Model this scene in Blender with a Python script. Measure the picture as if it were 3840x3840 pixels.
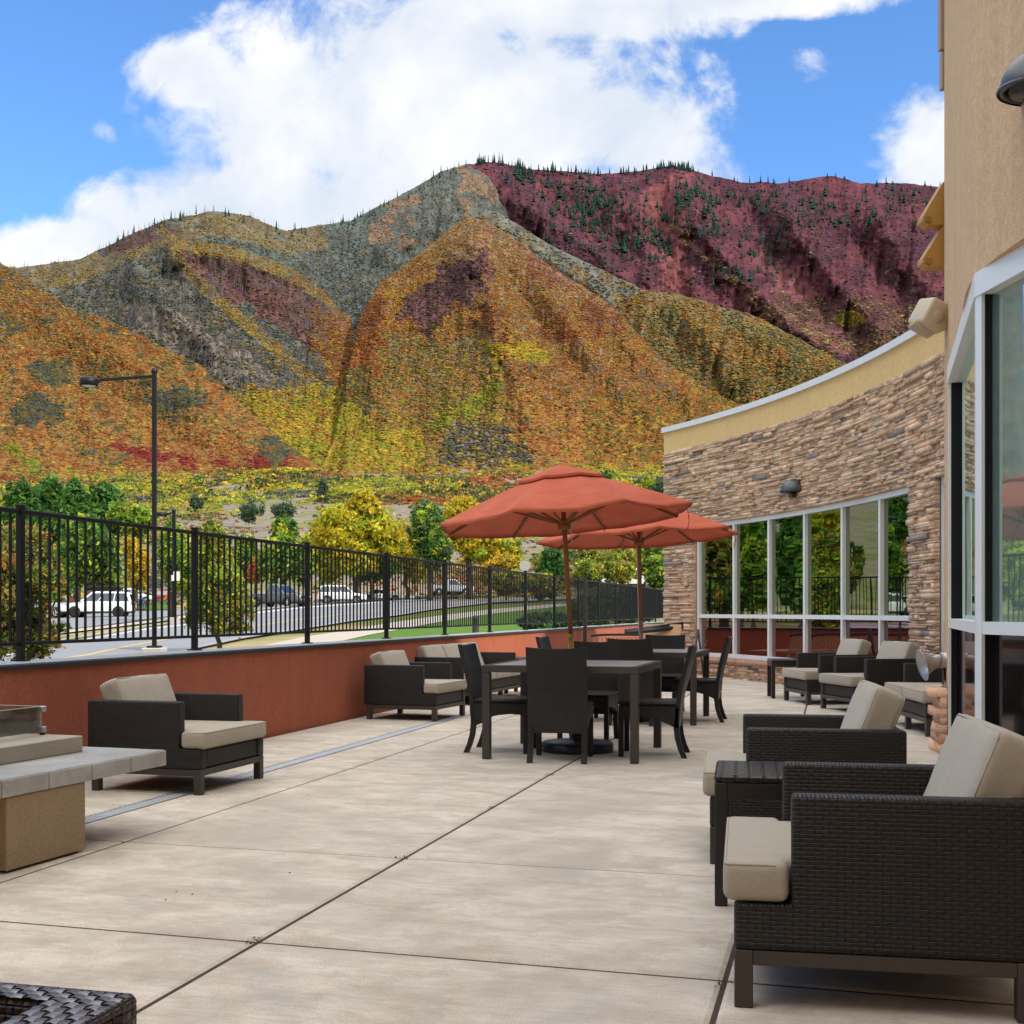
import bpy, bmesh, math, random
import numpy as np
from mathutils import Vector, Matrix
R_ = math.radians
for o in list(bpy.data.objects): bpy.data.objects.remove(o, do_unlink=True)
sc = bpy.context.scene
COL = sc.collection

# ------------------------------------------------------------------ camera
F, CX, VH, CH = 4650.0, 1920.0, 2291.0, 1.16          # focal length, centre, horizon row of the 3840 px photograph; lens height
cam_d = bpy.data.cameras.new('camera'); cam = bpy.data.objects.new('camera', cam_d); COL.objects.link(cam)
cam.location = (0, 0, CH); cam.rotation_euler = (R_(90), 0, 0)
cam_d.sensor_width = 36; cam_d.lens = 36 * F / 3840; cam_d.shift_y = (VH - 1920) / 3840
cam_d.clip_start = 0.05; cam_d.clip_end = 30000
sc.camera = cam

# ------------------------------------------------------------------ sun, sky, exposure
SUN_EL, SUN_AZ = 41.0, 126.0                           # azimuth the light comes from, clockwise from +Y
sun_d = bpy.data.lights.new('sun', 'SUN'); sun = bpy.data.objects.new('sun', sun_d); COL.objects.link(sun)
sun_d.energy = 2.1; sun_d.angle = R_(1.5); sun_d.color = (1.0, 0.95, 0.88)
_e, _a = R_(SUN_EL), R_(SUN_AZ)
sdir = Vector((math.sin(_a) * math.cos(_e), math.cos(_a) * math.cos(_e), math.sin(_e)))
sun.rotation_euler = sdir.to_track_quat('Z', 'Y').to_euler(); sun.location = (0, -20, 60)
sc.view_settings.view_transform = 'Standard'; sc.view_settings.look = 'None'
sc.view_settings.exposure = 1.08; sc.view_settings.gamma = 1; sc.view_settings.use_curve_mapping = False
try:
    sc.cycles.max_bounces = 8; sc.cycles.transparent_max_bounces = 8
    sc.cycles.use_adaptive_sampling = True
except Exception: pass

class NT:
    """small helper to write node trees"""
    def __init__(s, tree): s.t = tree; s.n = tree.nodes; s.l = tree.links
    def new(s, typ, **kw):
        n = s.n.new(typ)
        for k, v in kw.items():
            if k.startswith('i_'):
                key = k[2:]
                key = int(key) if key.isdigit() else key.replace('_', ' ')
                s.set(n, key, v)
            else: setattr(n, k, v)
        return n
    def set(s, n, key, v):
        sock = n.inputs[key]
        if isinstance(v, bpy.types.NodeSocket): s.l.new(v, sock)
        elif isinstance(v, bpy.types.Node): s.l.new(v.outputs[0], sock)
        else:
            if hasattr(sock, 'default_value'):
                if isinstance(v, (tuple, list)) and len(v) == 3 and sock.type == 'RGBA': v = (*v, 1)
                sock.default_value = v
    def m(s, op, a, b=None, c=None, clamp=False):
        n = s.n.new('ShaderNodeMath'); n.operation = op; n.use_clamp = clamp
        s.set(n, 0, a)
        if b is not None: s.set(n, 1, b)
        if c is not None: s.set(n, 2, c)
        return n.outputs[0]
    def mix(s, fac, a, b, blend='MIX'):
        n = s.n.new('ShaderNodeMix'); n.data_type = 'RGBA'; n.blend_type = blend
        s.set(n, 0, fac); s.set(n, 6, a); s.set(n, 7, b)
        return n.outputs[2]
    def noise(s, vec, scale, detail=4, rough=.55, dist=0.0):
        n = s.new('ShaderNodeTexNoise'); s.set(n, 'Vector', vec); s.set(n, 'Scale', scale)
        s.set(n, 'Detail', detail); s.set(n, 'Roughness', rough); s.set(n, 'Distortion', dist)
        return n.outputs[0]
    def mapr(s, x, a, b, c=0.0, d=1.0, smooth=True):
        n = s.new('ShaderNodeMapRange'); n.interpolation_type = 'SMOOTHSTEP' if smooth else 'LINEAR'
        s.set(n, 0, x); s.set(n, 1, a); s.set(n, 2, b); s.set(n, 3, c); s.set(n, 4, d)
        return n.outputs[0]
    def scalev(s, vec, xyz):
        n = s.new('ShaderNodeMapping'); s.set(n, 0, vec); s.set(n, 3, xyz); return n.outputs[0]

# world: Nishita sky with broken cumulus (laid out by direction)
w = bpy.data.worlds.new('World'); sc.world = w; w.use_nodes = True
w.node_tree.nodes.clear(); N = NT(w.node_tree)
sky = N.new('ShaderNodeTexSky', sky_type='NISHITA'); sky.sun_disc = False
sky.sun_elevation = R_(SUN_EL); sky.sun_rotation = R_(SUN_AZ)
sky.air_density = 1.0; sky.dust_density = 0.2; sky.ozone_density = 2.0; sky.altitude = 1700
skyc = N.mix(1.0, sky.outputs[0], (0.55, 0.80, 1.02), 'MULTIPLY')
tc = N.new('ShaderNodeTexCoord'); sep = N.new('ShaderNodeSeparateXYZ', i_0=tc.outputs['Generated'])
dx, dy, dz = sep.outputs
yy = N.m('MAXIMUM', dy, 0.12)
px = N.m('DIVIDE', dx, yy); pz = N.m('DIVIDE', dz, yy)
cv = N.new('ShaderNodeCombineXYZ', i_0=px, i_1=pz, i_2=0.0)
blobs = [(800, 190, 560, 230), (480, 400, 400, 110), (130, 470, 230, 75), (1020, 20, 430, 80), (1420, 0, 270, 42),
         (1130, 235, 215, 120), (1525, 125, 75, 48), (190, 250, 50, 36), (1800, 285, 190, 135), (900, 380, 500, 120),
         (360, 140, 130, 90), (2400, 150, 300, 160), (-700, 250, 500, 150), (1500, -500, 700, 160), (200, -700, 800, 140)]
val = None
k = 1.9876
for (cx, cy, rx, ry) in blobs:
    ax = (cx * k - CX) / F; az = (VH - cy * k) / F
    a = N.m('MULTIPLY', N.m('SUBTRACT', px, ax), F / (rx * k)); b = N.m('MULTIPLY', N.m('SUBTRACT', pz, az), F / (ry * k))
    q = N.m('SUBTRACT', 1.0, N.m('ADD', N.m('MULTIPLY', a, a), N.m('MULTIPLY', b, b)))
    if rx < 80: q = N.m('SUBTRACT', N.m('MULTIPLY', q, .62), .33)
    val = q if val is None else N.m('SMOOTH_MAX', val, q, 0.12)
far_v = N.new('ShaderNodeVectorMath', operation='MULTIPLY_ADD'); N.set(far_v, 0, cv); N.set(far_v, 1, (1, 1, 1)); N.set(far_v, 2, (0, 0, 0)); n1 = N.noise(cv, 9.0, 9, .62, .5); n2 = N.noise(cv, 30.0, 9, .66, .5); n3 = N.noise(cv, 5.0, 6, .55, .3)
val = N.m('MAXIMUM', val, -1.4)
val = N.m('ADD', val, N.m('MULTIPLY', N.m('MAXIMUM', N.mapr(dz, .50, .75), N.mapr(dy, .10, -.15)), 2.1))  # extra cloud out of view overhead and behind, added for soft light
val = N.m('ADD', val, N.m('MULTIPLY', N.m('SUBTRACT', n1, .5), 2.7)); val = N.m('ADD', val, N.m('MULTIPLY', N.m('SUBTRACT', n2, .5), .95))
mask = N.mapr(val, -0.12, 0.62)
shade = N.mapr(N.m('ADD', N.m('MULTIPLY', n3, .75), N.m('MULTIPLY', n1, .25)), .36, .62)
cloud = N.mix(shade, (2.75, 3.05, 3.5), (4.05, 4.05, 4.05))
high = N.mapr(dz, .50, .80); cloud = N.mix(1.0, cloud, N.mix(high, (1, 1, 1), (2.9, 2.8, 2.62)), 'MULTIPLY')  # unseen overhead cloud brightened to light the patio
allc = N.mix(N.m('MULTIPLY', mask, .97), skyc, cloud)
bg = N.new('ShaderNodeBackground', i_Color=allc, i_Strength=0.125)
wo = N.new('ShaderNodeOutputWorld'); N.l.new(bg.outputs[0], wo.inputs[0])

# ------------------------------------------------------------------ geometry helpers
def P(u, v, Y):                                        # a point of the photograph at depth Y -> world
    return Vector(((u - CX) / F * Y, Y, CH + (VH - v) / F * Y))
A_ = R_(14.6); SA, CA = math.sin(A_), math.cos(A_)     # patio axis
def LT(lat, t, z=0.0): return Vector((lat * CA + t * SA, -lat * SA + t * CA, z))

def tag(o, label=None, cat=None, group=None, kind=None):
    if label: o['label'] = label
    if cat: o['category'] = cat
    if group: o['group'] = group
    if kind: o['kind'] = kind
    return o
def empty(name, loc=(0, 0, 0), rz=0.0, label=None, cat=None, group=None):
    o = bpy.data.objects.new(name, None); COL.objects.link(o); o.location = loc; o.rotation_euler = (0, 0, rz)
    o.empty_display_size = .2
    return tag(o, label, cat, group)
def copy_tree(o, parent=None):
    c = o.copy(); COL.objects.link(c); c.parent = parent
    for ch in list(o.children): copy_tree(ch, c)
    return c

def link_mesh(name, V, Fc, mat, parent=None, smooth=False, col=None, uv=True):
    """V (n,3) array, Fc list of faces or an (m,k) int array"""
    me = bpy.data.meshes.new(name)
    V = np.asarray(V, dtype=np.float32)
    if isinstance(Fc, np.ndarray):
        m, kk = Fc.shape; idx = Fc.astype(np.int32).ravel(); starts = np.arange(0, m * kk, kk, dtype=np.int32)
        tot = np.full(m, kk, dtype=np.int32)
    else:
        tot = np.array([len(f) for f in Fc], dtype=np.int32); idx = np.array([i for f in Fc for i in f], dtype=np.int32)
        starts = np.concatenate([[0], np.cumsum(tot)[:-1]]).astype(np.int32); m = len(Fc)
    me.vertices.add(len(V)); me.vertices.foreach_set('co', V.ravel())
    me.loops.add(len(idx)); me.loops.foreach_set('vertex_index', idx)
    me.polygons.add(m); me.polygons.foreach_set('loop_start', starts); me.polygons.foreach_set('loop_total', tot)
    if smooth is not False:
        me.polygons.foreach_set('use_smooth', np.ones(m, dtype=bool) if smooth is True else np.asarray(smooth, dtype=bool))
    me.update(calc_edges=True)
    if uv:
        nn = np.zeros(m * 3, dtype=np.float32); me.polygons.foreach_get('normal', nn); nn = np.abs(nn.reshape(-1, 3))
        ln = np.repeat(nn, tot, axis=0); co = V[idx]
        ax = ln.argmax(1)
        UV = np.where((ax == 2)[:, None], co[:, [0, 1]], np.where((ax == 0)[:, None], co[:, [1, 2]], co[:, [0, 2]]))
        l = me.uv_layers.new(name='UVMap'); l.data.foreach_set('uv', UV.astype(np.float32).ravel())
    if col is not None:
        c = np.asarray(col, dtype=np.float32)
        if c.shape[1] == 3: c = np.c_[c, np.ones(len(c), dtype=np.float32)]
        at = me.color_attributes.new('col', 'FLOAT_COLOR', 'POINT'); at.data.foreach_set('color', c.astype(np.float32).ravel())
    if mat: me.materials.append(mat)
    o = bpy.data.objects.new(name, me); COL.objects.link(o); o.parent = parent
    return o

_CH = None
class MB:
    def __init__(s): s.v = []; s.f = []; s.sm = []; s.M = Matrix()
    def add(s, verts, faces, smooth=False):
        b = len(s.v); M = s.M
        s.v += [tuple(M @ Vector(p)) for p in verts]
        s.f += [tuple(b + i for i in f) for f in faces]; s.sm += [smooth] * len(faces)
        return s
    def box(s, c, d, b=0.0):
        """box centred at c with sizes d, chamfer b"""
        x, y, z = (q / 2 for q in d)
        if b <= 0:
            vs = [(c[0] + i * x, c[1] + j * y, c[2] + k_ * z) for i in (-1, 1) for j in (-1, 1) for k_ in (-1, 1)]
            return s.add(vs, [(0, 1, 3, 2), (4, 6, 7, 5), (0, 4, 5, 1), (2, 3, 7, 6), (0, 2, 6, 4), (1, 5, 7, 3)])
        b = min(b, x * .9, y * .9, z * .9)
        vs = []; ix = {}
        for i in (-1, 1):
            for j in (-1, 1):
                for k_ in (-1, 1):
                    for a in range(3):
                        q = [i * (x - b), j * (y - b), k_ * (z - b)]
                        q[a] = (i * x, j * y, k_ * z)[a]
                        ix[(i, j, k_, a)] = len(vs); vs.append((c[0] + q[0], c[1] + q[1], c[2] + q[2]))
        fs = []
        S = (-1, 1)
        for i in S: fs.append([ix[(i, j, k_, 0)] for j, k_ in ((-1, -1), (1, -1), (1, 1), (-1, 1))][::i])
        for j in S: fs.append([ix[(i, j, k_, 1)] for i, k_ in ((-1, -1), (1, -1), (1, 1), (-1, 1))][::-j])
        for k_ in S: fs.append([ix[(i, j, k_, 2)] for i, j in ((-1, -1), (1, -1), (1, 1), (-1, 1))][::k_])
        for i in S:
            for j in S:
                fs.append([ix[(i, j, -1, 0)], ix[(i, j, 1, 0)], ix[(i, j, 1, 1)], ix[(i, j, -1, 1)]][::-i * j])
        for i in S:
            for k_ in S:
                fs.append([ix[(i, -1, k_, 0)], ix[(i, 1, k_, 0)], ix[(i, 1, k_, 2)], ix[(i, -1, k_, 2)]][::i * k_])
        for j in S:
            for k_ in S:
                fs.append([ix[(-1, j, k_, 1)], ix[(1, j, k_, 1)], ix[(1, j, k_, 2)], ix[(-1, j, k_, 2)]][::-j * k_])
        for i in S:
            for j in S:
                for k_ in S: fs.append([ix[(i, j, k_, a)] for a in range(3)][::i * j * k_])
        return s.add(vs, fs)
    def beam(s, a, b, wx, wz=None, b_=0.0, up=(0, 0, 1)):
        a, b = Vector(a), Vector(b); d = b - a; L = d.length
        y = d.normalized(); u = Vector(up)
        if abs(y.dot(u)) > .98: u = Vector((1, 0, 0))
        x = y.cross(u).normalized(); z = x.cross(y)
        M0 = s.M; s.M = M0 @ Matrix(((x.x, y.x, z.x, 0), (x.y, y.y, z.y, 0), (x.z, y.z, z.z, 0), (0, 0, 0, 1)))
        m = Matrix(((x.x, y.x, z.x), (x.y, y.y, z.y), (x.z, y.z, z.z))).transposed()
        c = m @ ((a + b) / 2)
        s.box(c, (wx, L, wz or wx), b_); s.M = M0
        return s
    def tube(s, pts, rad, n=8, cap=True, smooth=True):
        pts = [Vector(p) for p in pts]
        if not hasattr(rad, '__len__'): rad = [rad] * len(pts)
        vs = []; fs = []; px_ = None
        for i, p in enumerate(pts):
            d = (pts[min(i + 1, len(pts) - 1)] - pts[max(i - 1, 0)]).normalized()
            if px_ is None:
                u = Vector((0, 0, 1)) if abs(d.z) < .9 else Vector((1, 0, 0)); px_ = d.cross(u).normalized()
            px_ = (px_ - d * px_.dot(d)).normalized(); q = d.cross(px_)
            for k_ in range(n):
                a = 2 * math.pi * k_ / n; vs.append(p + (px_ * math.cos(a) + q * math.sin(a)) * rad[i])
        for i in range(len(pts) - 1):
            for k_ in range(n):
                a0 = i * n + k_; a1 = i * n + (k_ + 1) % n; fs.append((a0, a1, a1 + n, a0 + n))
        s.add(vs, fs, smooth)
        if cap:
            b = len(s.v) - len(vs)
            s.f.append(tuple(b + k_ for k_ in range(n))[::-1]); s.sm.append(False)
            s.f.append(tuple(b + (len(pts) - 1) * n + k_ for k_ in range(n))); s.sm.append(False)
        return s
    def lathe(s, prof, n=24, axis='z', c=(0, 0, 0), arc=2 * math.pi, smooth=True):
        vs = []; fs = []; full = abs(arc - 2 * math.pi) < 1e-6; nn = n if full else n + 1
        for (r, h) in prof:
            for k_ in range(nn):
                a = arc * k_ / n; x, y = r * math.cos(a), r * math.sin(a)
                p = {'z': (x, y, h), 'x': (h, x, y), 'y': (x, h, y)}[axis]
                vs.append((p[0] + c[0], p[1] + c[1], p[2] + c[2]))
        for i in range(len(prof) - 1):
            for k_ in range(n):
                k2 = (k_ + 1) % nn if full else k_ + 1
                fs.append((i * nn + k_, i * nn + k2, (i + 1) * nn + k2, (i + 1) * nn + k_))
        return s.add(vs, fs, smooth)
    def prism(s, poly, x0, x1, plane='yz', bev=0.0, seg=1):
        """polygon extruded between x0 and x1 along the remaining axis, edges bevelled"""
        bm = bmesh.new()
        def pt(a, b, h): return {'yz': (h, a, b), 'xz': (a, h, b), 'xy': (a, b, h)}[plane]
        lo = [bm.verts.new(pt(a, b, x0)) for a, b in poly]; hi = [bm.verts.new(pt(a, b, x1)) for a, b in poly]
        n = len(poly)
        bm.faces.new(lo); bm.faces.new(hi[::-1])
        for i in range(n): bm.faces.new((lo[i], hi[i], hi[(i + 1) % n], lo[(i + 1) % n]))
        bmesh.ops.recalc_face_normals(bm, faces=bm.faces)
        if bev > 0: bmesh.ops.bevel(bm, geom=bm.edges[:], offset=bev, segments=seg, profile=.5, affect='EDGES', clamp_overlap=True)
        bm.verts.index_update()
        s.add([v.co.copy() for v in bm.verts], [[v.index for v in f.verts] for f in bm.faces], seg > 1)
        bm.free(); return s
    def rbox(s, c, d, r, n=7, crown=(0, 0, 0), wr=0.0, ws=7.0, wo=0.0):
        """soft rounded box (cushion), puffed by crown along each axis"""
        vs = []; fs = []; hx = [q / 2 for q in d]
        def proj(p):
            inner = [max(h - r, 1e-4) for h in hx]
            q = [max(-i, min(i, a)) for i, a in zip(inner, p)]
            dlt = Vector([a - b for a, b in zip(p, q)])
            if dlt.length > 1e-9: dlt = dlt.normalized() * r
            o = Vector(q) + dlt
            nx = [o[i] / hx[i] for i in range(3)]
            for a in range(3):
                if crown[a]:
                    b_, c_ = (a + 1) % 3, (a + 2) % 3
                    o[a] += crown[a] * nx[a] * (1 - nx[b_] ** 2) * (1 - nx[c_] ** 2)
            if wr:
                w_ = wr * ((float(fbm(o[0] * ws + wo, o[1] * ws * 2 + o[2] * ws + wo * 3, 3)) - .5) * 2 + .8 * (float(vnoise(o[0] * ws * 4 + wo, o[2] * ws * .8 + o[1] * 9)) - .5) * max(0, 1 - abs(nx[0])))
                o = o + Vector((o[0] / hx[0] ** 2, o[1] / hx[1] ** 2, o[2] / hx[2] ** 2)).normalized() * w_
            return (o[0] + c[0], o[1] + c[1], o[2] + c[2])
        # spacing denser at the ends
        tt = [math.sin((i / n - .5) * math.pi) * .5 + .5 for i in range(n + 1)]
        for a in range(3):
            for sg in (-1, 1):
                b_, c_ = (a + 1) % 3, (a + 2) % 3; base = len(vs)
                for i in range(n + 1):
                    for j in range(n + 1):
                        p = [0, 0, 0]; p[a] = sg * hx[a]; p[b_] = (tt[i] * 2 - 1) * hx[b_]; p[c_] = (tt[j] * 2 - 1) * hx[c_]
                        vs.append(proj(p))
                for i in range(n):
                    for j in range(n):
                        q = [base + i * (n + 1) + j, base + (i + 1) * (n + 1) + j, base + (i + 1) * (n + 1) + j + 1, base + i * (n + 1) + j + 1]
                        fs.append(q if sg > 0 else q[::-1])
        return s.add(vs, fs, True)
    def build(s, name, mat, parent=None, **kw):
        o = link_mesh(name, s.v, s.f, mat, parent, smooth=s.sm, **kw)
        return o

# numpy value noise
_rs = np.random.RandomState(7); _LAT = _rs.rand(256, 256)
def vnoise(x, y):
    x = np.asarray(x, float); y = np.asarray(y, float)
    xi = np.floor(x).astype(int); yi = np.floor(y).astype(int); fx = x - xi; fy = y - yi
    fx = fx * fx * (3 - 2 * fx); fy = fy * fy * (3 - 2 * fy)
    g = lambda a, b: _LAT[a % 256, b % 256]
    return (g(xi, yi) * (1 - fx) + g(xi + 1, yi) * fx) * (1 - fy) + (g(xi, yi + 1) * (1 - fx) + g(xi + 1, yi + 1) * fx) * fy
def fbm(x, y, o=4):
    s = 0; a = .5; t = 0
    for i in range(o): s = s + a * vnoise(x * 2 ** i + 17 * i, y * 2 ** i + 31 * i); t += a; a *= .5
    return s / t
def sstep(a, b, x):
    t = np.clip((np.asarray(x, float) - a) / (b - a), 0, 1); return t * t * (3 - 2 * t)

# ------------------------------------------------------------------ materials
def mat_new(name):
    m = bpy.data.materials.new(name); m.use_nodes = True; m.node_tree.nodes.clear(); n = NT(m.node_tree)
    out = n.new('ShaderNodeOutputMaterial'); b = n.new('ShaderNodeBsdfPrincipled'); n.l.new(b.outputs[0], out.inputs[0])
    return m, n, b, out
def simple(name, col, rough=.6, metal=0.0, spec=.5, var=.12, vscale=6.0, bump=0.0, bscale=80.0):
    m, n, b, o = mat_new(name)
    tc = n.new('ShaderNodeTexCoord'); f = n.noise(tc.outputs['Object'], vscale, 5)
    c = n.mix(f, tuple(q * (1 - var) for q in col), tuple(min(1, q * (1 + var)) for q in col))
    n.set(b, 'Base Color', c); n.set(b, 'Roughness', n.mapr(f, .2, .8, max(.02, rough - .08), min(1, rough + .08), False))
    n.set(b, 'Metallic', metal); n.set(b, 'Specular IOR Level', spec)
    if bump:
        h = n.noise(tc.outputs['Object'], bscale, 3); bp = n.new('ShaderNodeBump', i_Height=h, i_Strength=bump, i_Distance=.01); n.set(b, 'Normal', bp)
    return m
def mat_weave(name, colA, colB, bw, rh, strength=.9, rough=.38, dist=.006):
    m, n, b, o = mat_new(name)
    uv = n.new('ShaderNodeUVMap').outputs[0]
    br = n.new('ShaderNodeTexBrick', i_Vector=uv, i_Color1=colA, i_Color2=colB, i_Mortar=tuple(q * .25 for q in colA))
    n.set(br, 'Scale', 1.0); n.set(br, 'Mortar Size', rh * .22); n.set(br, 'Mortar Smooth', 1.0); n.set(br, 'Brick Width', bw); n.set(br, 'Row Height', rh)
    br.offset = .5
    f = n.noise(n.new('ShaderNodeTexCoord').outputs['Object'], 9, 4)
    c = n.mix(n.m('MULTIPLY', f, .55), br.outputs[0], tuple(q * 1.9 for q in colA))
    # rise of every strand over the one below it
    sp = n.new('ShaderNodeSeparateXYZ', i_0=uv)
    row = n.m('FLOOR', n.m('DIVIDE', sp.outputs[1], rh)); ph = n.m('ADD', n.m('DIVIDE', sp.outputs[0], bw), n.m('MULTIPLY', row, .5))
    wv = n.m('ABSOLUTE', n.m('SINE', n.m('MULTIPLY', ph, math.pi)))
    hh = n.m('SUBTRACT', n.m('MULTIPLY', n.m('POWER', wv, .6), .8), br.outputs['Fac'])
    bp = n.new('ShaderNodeBump', i_Height=hh, i_Strength=strength, i_Distance=dist)
    n.set(b, 'Base Color', c); n.set(b, 'Roughness', rough); n.set(b, 'Normal', bp); n.set(b, 'Specular IOR Level', .35)
    return m
M = {}
M['wicker'] = mat_weave('dark_wicker', (.012, .0085, .0068), (.019, .0135, .0105), .042, .0125, .8, .42)
M['wicker_brown'] = mat_weave('brown_wicker', (.038, .022, .017), (.06, .036, .028), .036, .018, 1.0, .33, .01)
M['wicker_chair'] = mat_weave('dining_wicker', (.012, .0088, .007), (.017, .0122, .0095), .045, .0145, .6, .42)
M['frame'] = simple('brown_metal', (.055, .044, .038), .45, .2, .5, .15)
M['black'] = simple('black_metal', (.0065, .0065, .0075), .5, .1, .3, .2)
M['cap'] = simple('grey_wall_cap', (.03, .031, .033), .5, .2, .4, .15); M['cap_top'] = simple('painted_cap_sheen', (.36, .37, .37), .45, .2, .5, .15)  # dark lip and pale top: sky sheen put into the cap's colour
M['dark_grey'] = simple('dark_grey_metal', (.03, .032, .036), .4, .4)
M['alu'] = simple('pale_aluminium', (.78, .775, .75), .45, .1, .5, .05)
M['slate_top'] = simple('grey_table_slats', (.44, .44, .45), .38, 0, .5, .08)
M['steel'] = simple('stainless_steel', (.42, .42, .43), .42, .8, .5, .1)
M['white'] = simple('white_coping', (.72, .73, .74), .55, 0, .4, .06)
M['wood'] = simple('umbrella_wood', (.26, .11, .035), .5, 0, .4, .25, 14)
M['brass'] = simple('brass_sleeve', (.45, .29, .06), .35, .6)
M['pink_metal'] = simple('pinkish_sleeve', (.28, .15, .13), .5)
M['rubber'] = simple('black_rubber', (.012, .012, .012), .8)
M['beige_plastic'] = simple('beige_plastic', (.55, .46, .33), .5, 0, .4, .06)
M['tan_metal'] = simple('ochre_metal', (.46, .25, .06), .5, 0, .4, .08)
M['cardboard'] = simple('pale_wood', (.50, .30, .17), .6, 0, .3, .15)
M['rope'] = simple('pale_cord', (.6, .54, .44), .9)
M['dark_void'] = simple('dark_recess', (.012, .012, .013), .35)

def m_fabric():
    m, n, b, o = mat_new('beige_fabric')
    uv = n.new('ShaderNodeUVMap').outputs[0]; ob = n.new('ShaderNodeTexCoord').outputs['Object']
    st = n.noise(n.scalev(uv, (420, 40, 1)), 1.0, 3); cr = n.noise(n.scalev(ob, (22, 6, 6)), 1.0, 4, .5, 1.0); f2 = n.noise(ob, 5, 5)
    c = n.mix(st, (.33, .285, .225), (.47, .415, .335)); c = n.mix(n.mapr(f2, .35, .75, 0, .45), c, (.37, .315, .235))
    n.set(b, 'Base Color', c); n.set(b, 'Roughness', .9); n.set(b, 'Specular IOR Level', .15)
    h = n.m('ADD', n.m('MULTIPLY', st, .12), n.m('MULTIPLY', cr, 1.0))
    n.set(b, 'Normal', n.new('ShaderNodeBump', i_Height=h, i_Strength=.5, i_Distance=.02)); n.set(b, 'Sheen Weight', .15)
    return m
M['fabric'] = m_fabric()
def m_stucco(name, ca, cb, streak, bsc=160, bstr=.5):
    m, n, b, o = mat_new(name)
    ob = n.new('ShaderNodeTexCoord').outputs['Object']
    f = n.noise(ob, 2.2, 8, .72); g = n.noise(n.scalev(ob, (5, 5, .35)), 1.0, 6, .6); h = n.noise(ob, bsc, 3, .6)
    c = n.mix(n.mapr(f, .3, .7), ca, cb); c = n.mix(n.mapr(g, .42, .72, 0, .7), c, streak); mt = n.noise(ob, bsc * .22, 4, .7); c = n.mix(n.mapr(mt, .38, .62, .38, 0), c, tuple(q * .6 for q in cb)); c = n.mix(n.mapr(h, .35, .7, 0, .35), c, tuple(q * .5 for q in cb))
    n.set(b, 'Base Color', c); n.set(b, 'Roughness', .92); n.set(b, 'Specular IOR Level', .15)
    n.set(b, 'Normal', n.new('ShaderNodeBump', i_Height=h, i_Strength=bstr, i_Distance=.012))
    return m
M['stucco_red'] = m_stucco('red_stucco', (.48, .148, .078), (.41, .118, .064), (.37, .12, .078))
M['stucco_tan'] = m_stucco('tan_stucco', (.80, .545, .335), (.74, .49, .295), (.60, .41, .26), 110, .6)
M['stucco_ochre'] = m_stucco('ochre_stucco', (.88, .60, .28), (.84, .56, .25), (.78, .53, .25), 150, .3)
def m_concrete():
    m, n, b, o = mat_new('broom_finished_concrete')
    ob = n.new('ShaderNodeTexCoord').outputs['Object']
    rot = n.new('ShaderNodeMapping'); n.set(rot, 0, ob); n.set(rot, 2, (0, 0, R_(15.5)))
    rv = rot.outputs[0]
    big = n.noise(rv, .55, 6, .6, .8); med = n.noise(n.scalev(rv, (1.1, 1.9, 1)), 1.9, 8, .72, .4); broom = n.noise(n.scalev(rv, (1.6, 60, 1)), 1.0, 3, .6)
    grit = n.noise(ob, 170, 3, .7); st = n.noise(rv, 1.1, 5, .6, 1.2); st2 = n.noise(n.scalev(rv, (1, 1.4, 1)), 2.2, 4, .55, 1.0)
    c = n.mix(n.mapr(med, .3, .7), (.48, .41, .33), (.78, .69, .575))
    mot = n.noise(rv, 7.0, 6, .7, .6); c = n.mix(n.mapr(mot, .44, .66, 0, .4), c, (.40, .345, .28)); c = n.mix(n.mapr(n.noise(rv, 3.3, 7, .7, .3), .52, .66, 0, .38), c, (.70, .66, .60)); c = n.mix(n.mapr(big, .5, .68, 0, .7), c, (.44, .39, .32)); c = n.mix(n.mapr(st, .58, .7, 0, .5), c, (.42, .42, .40))
    c = n.mix(n.mapr(st2, .64, .74, 0, .32), c, (.55, .47, .27))
    c = n.mix(n.mapr(broom, .4, .7, 0, .22), c, (.36, .29, .23)); c = n.mix(n.mapr(grit, .4, .62, .4, 0), c, (.27, .225, .19))
    spk = n.new('ShaderNodeTexVoronoi', i_Vector=ob, i_Scale=13.0); spk.feature = 'F1'
    c = n.mix(n.mapr(spk.outputs[0], .018, .03, .6, 0), c, (.10, .08, .06))
    n.set(b, 'Base Color', c); n.set(b, 'Roughness', .85); n.set(b, 'Specular IOR Level', .2)
    h = n.m('ADD', n.m('MULTIPLY', broom, .6), n.m('MULTIPLY', grit, .5))
    n.set(b, 'Normal', n.new('ShaderNodeBump', i_Height=h, i_Strength=.35, i_Distance=.006))
    return m
M['concrete'] = m_concrete()
M['joint'] = simple('dirty_joint', (.075, .055, .042), .95, 0, .1, .4, 30)
M['pole_concrete'] = simple('grey_concrete', (.42, .39, .35), .9, 0, .2, .15, 4, .3)
M['pavement'] = simple('pale_pavement', (.36, .315, .27), .9, 0, .2, .1, 1.5)
M['kerb'] = simple('kerb_stone', (.30, .26, .23), .9, 0, .2, .12, 1.5)
def m_asphalt():
    m, n, b, o = mat_new('grey_asphalt')
    ob = n.new('ShaderNodeTexCoord').outputs['Object']; f = n.noise(ob, .12, 6, .6); g = n.noise(ob, 40, 3)
    c = n.mix(f, (.15, .155, .17), (.235, .24, .255)); c = n.mix(n.mapr(g, .4, .7, 0, .3), c, (.10, .10, .11))
    n.set(b, 'Base Color', c); n.set(b, 'Roughness', .85); return m
M['asphalt'] = m_asphalt()
M['road_yellow'] = simple('yellow_paint', (.42, .31, .12), .8, 0, .2, .2, 2)
M['road_white'] = simple('white_paint', (.62, .62, .60), .8, 0, .2, .15, 2)
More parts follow.
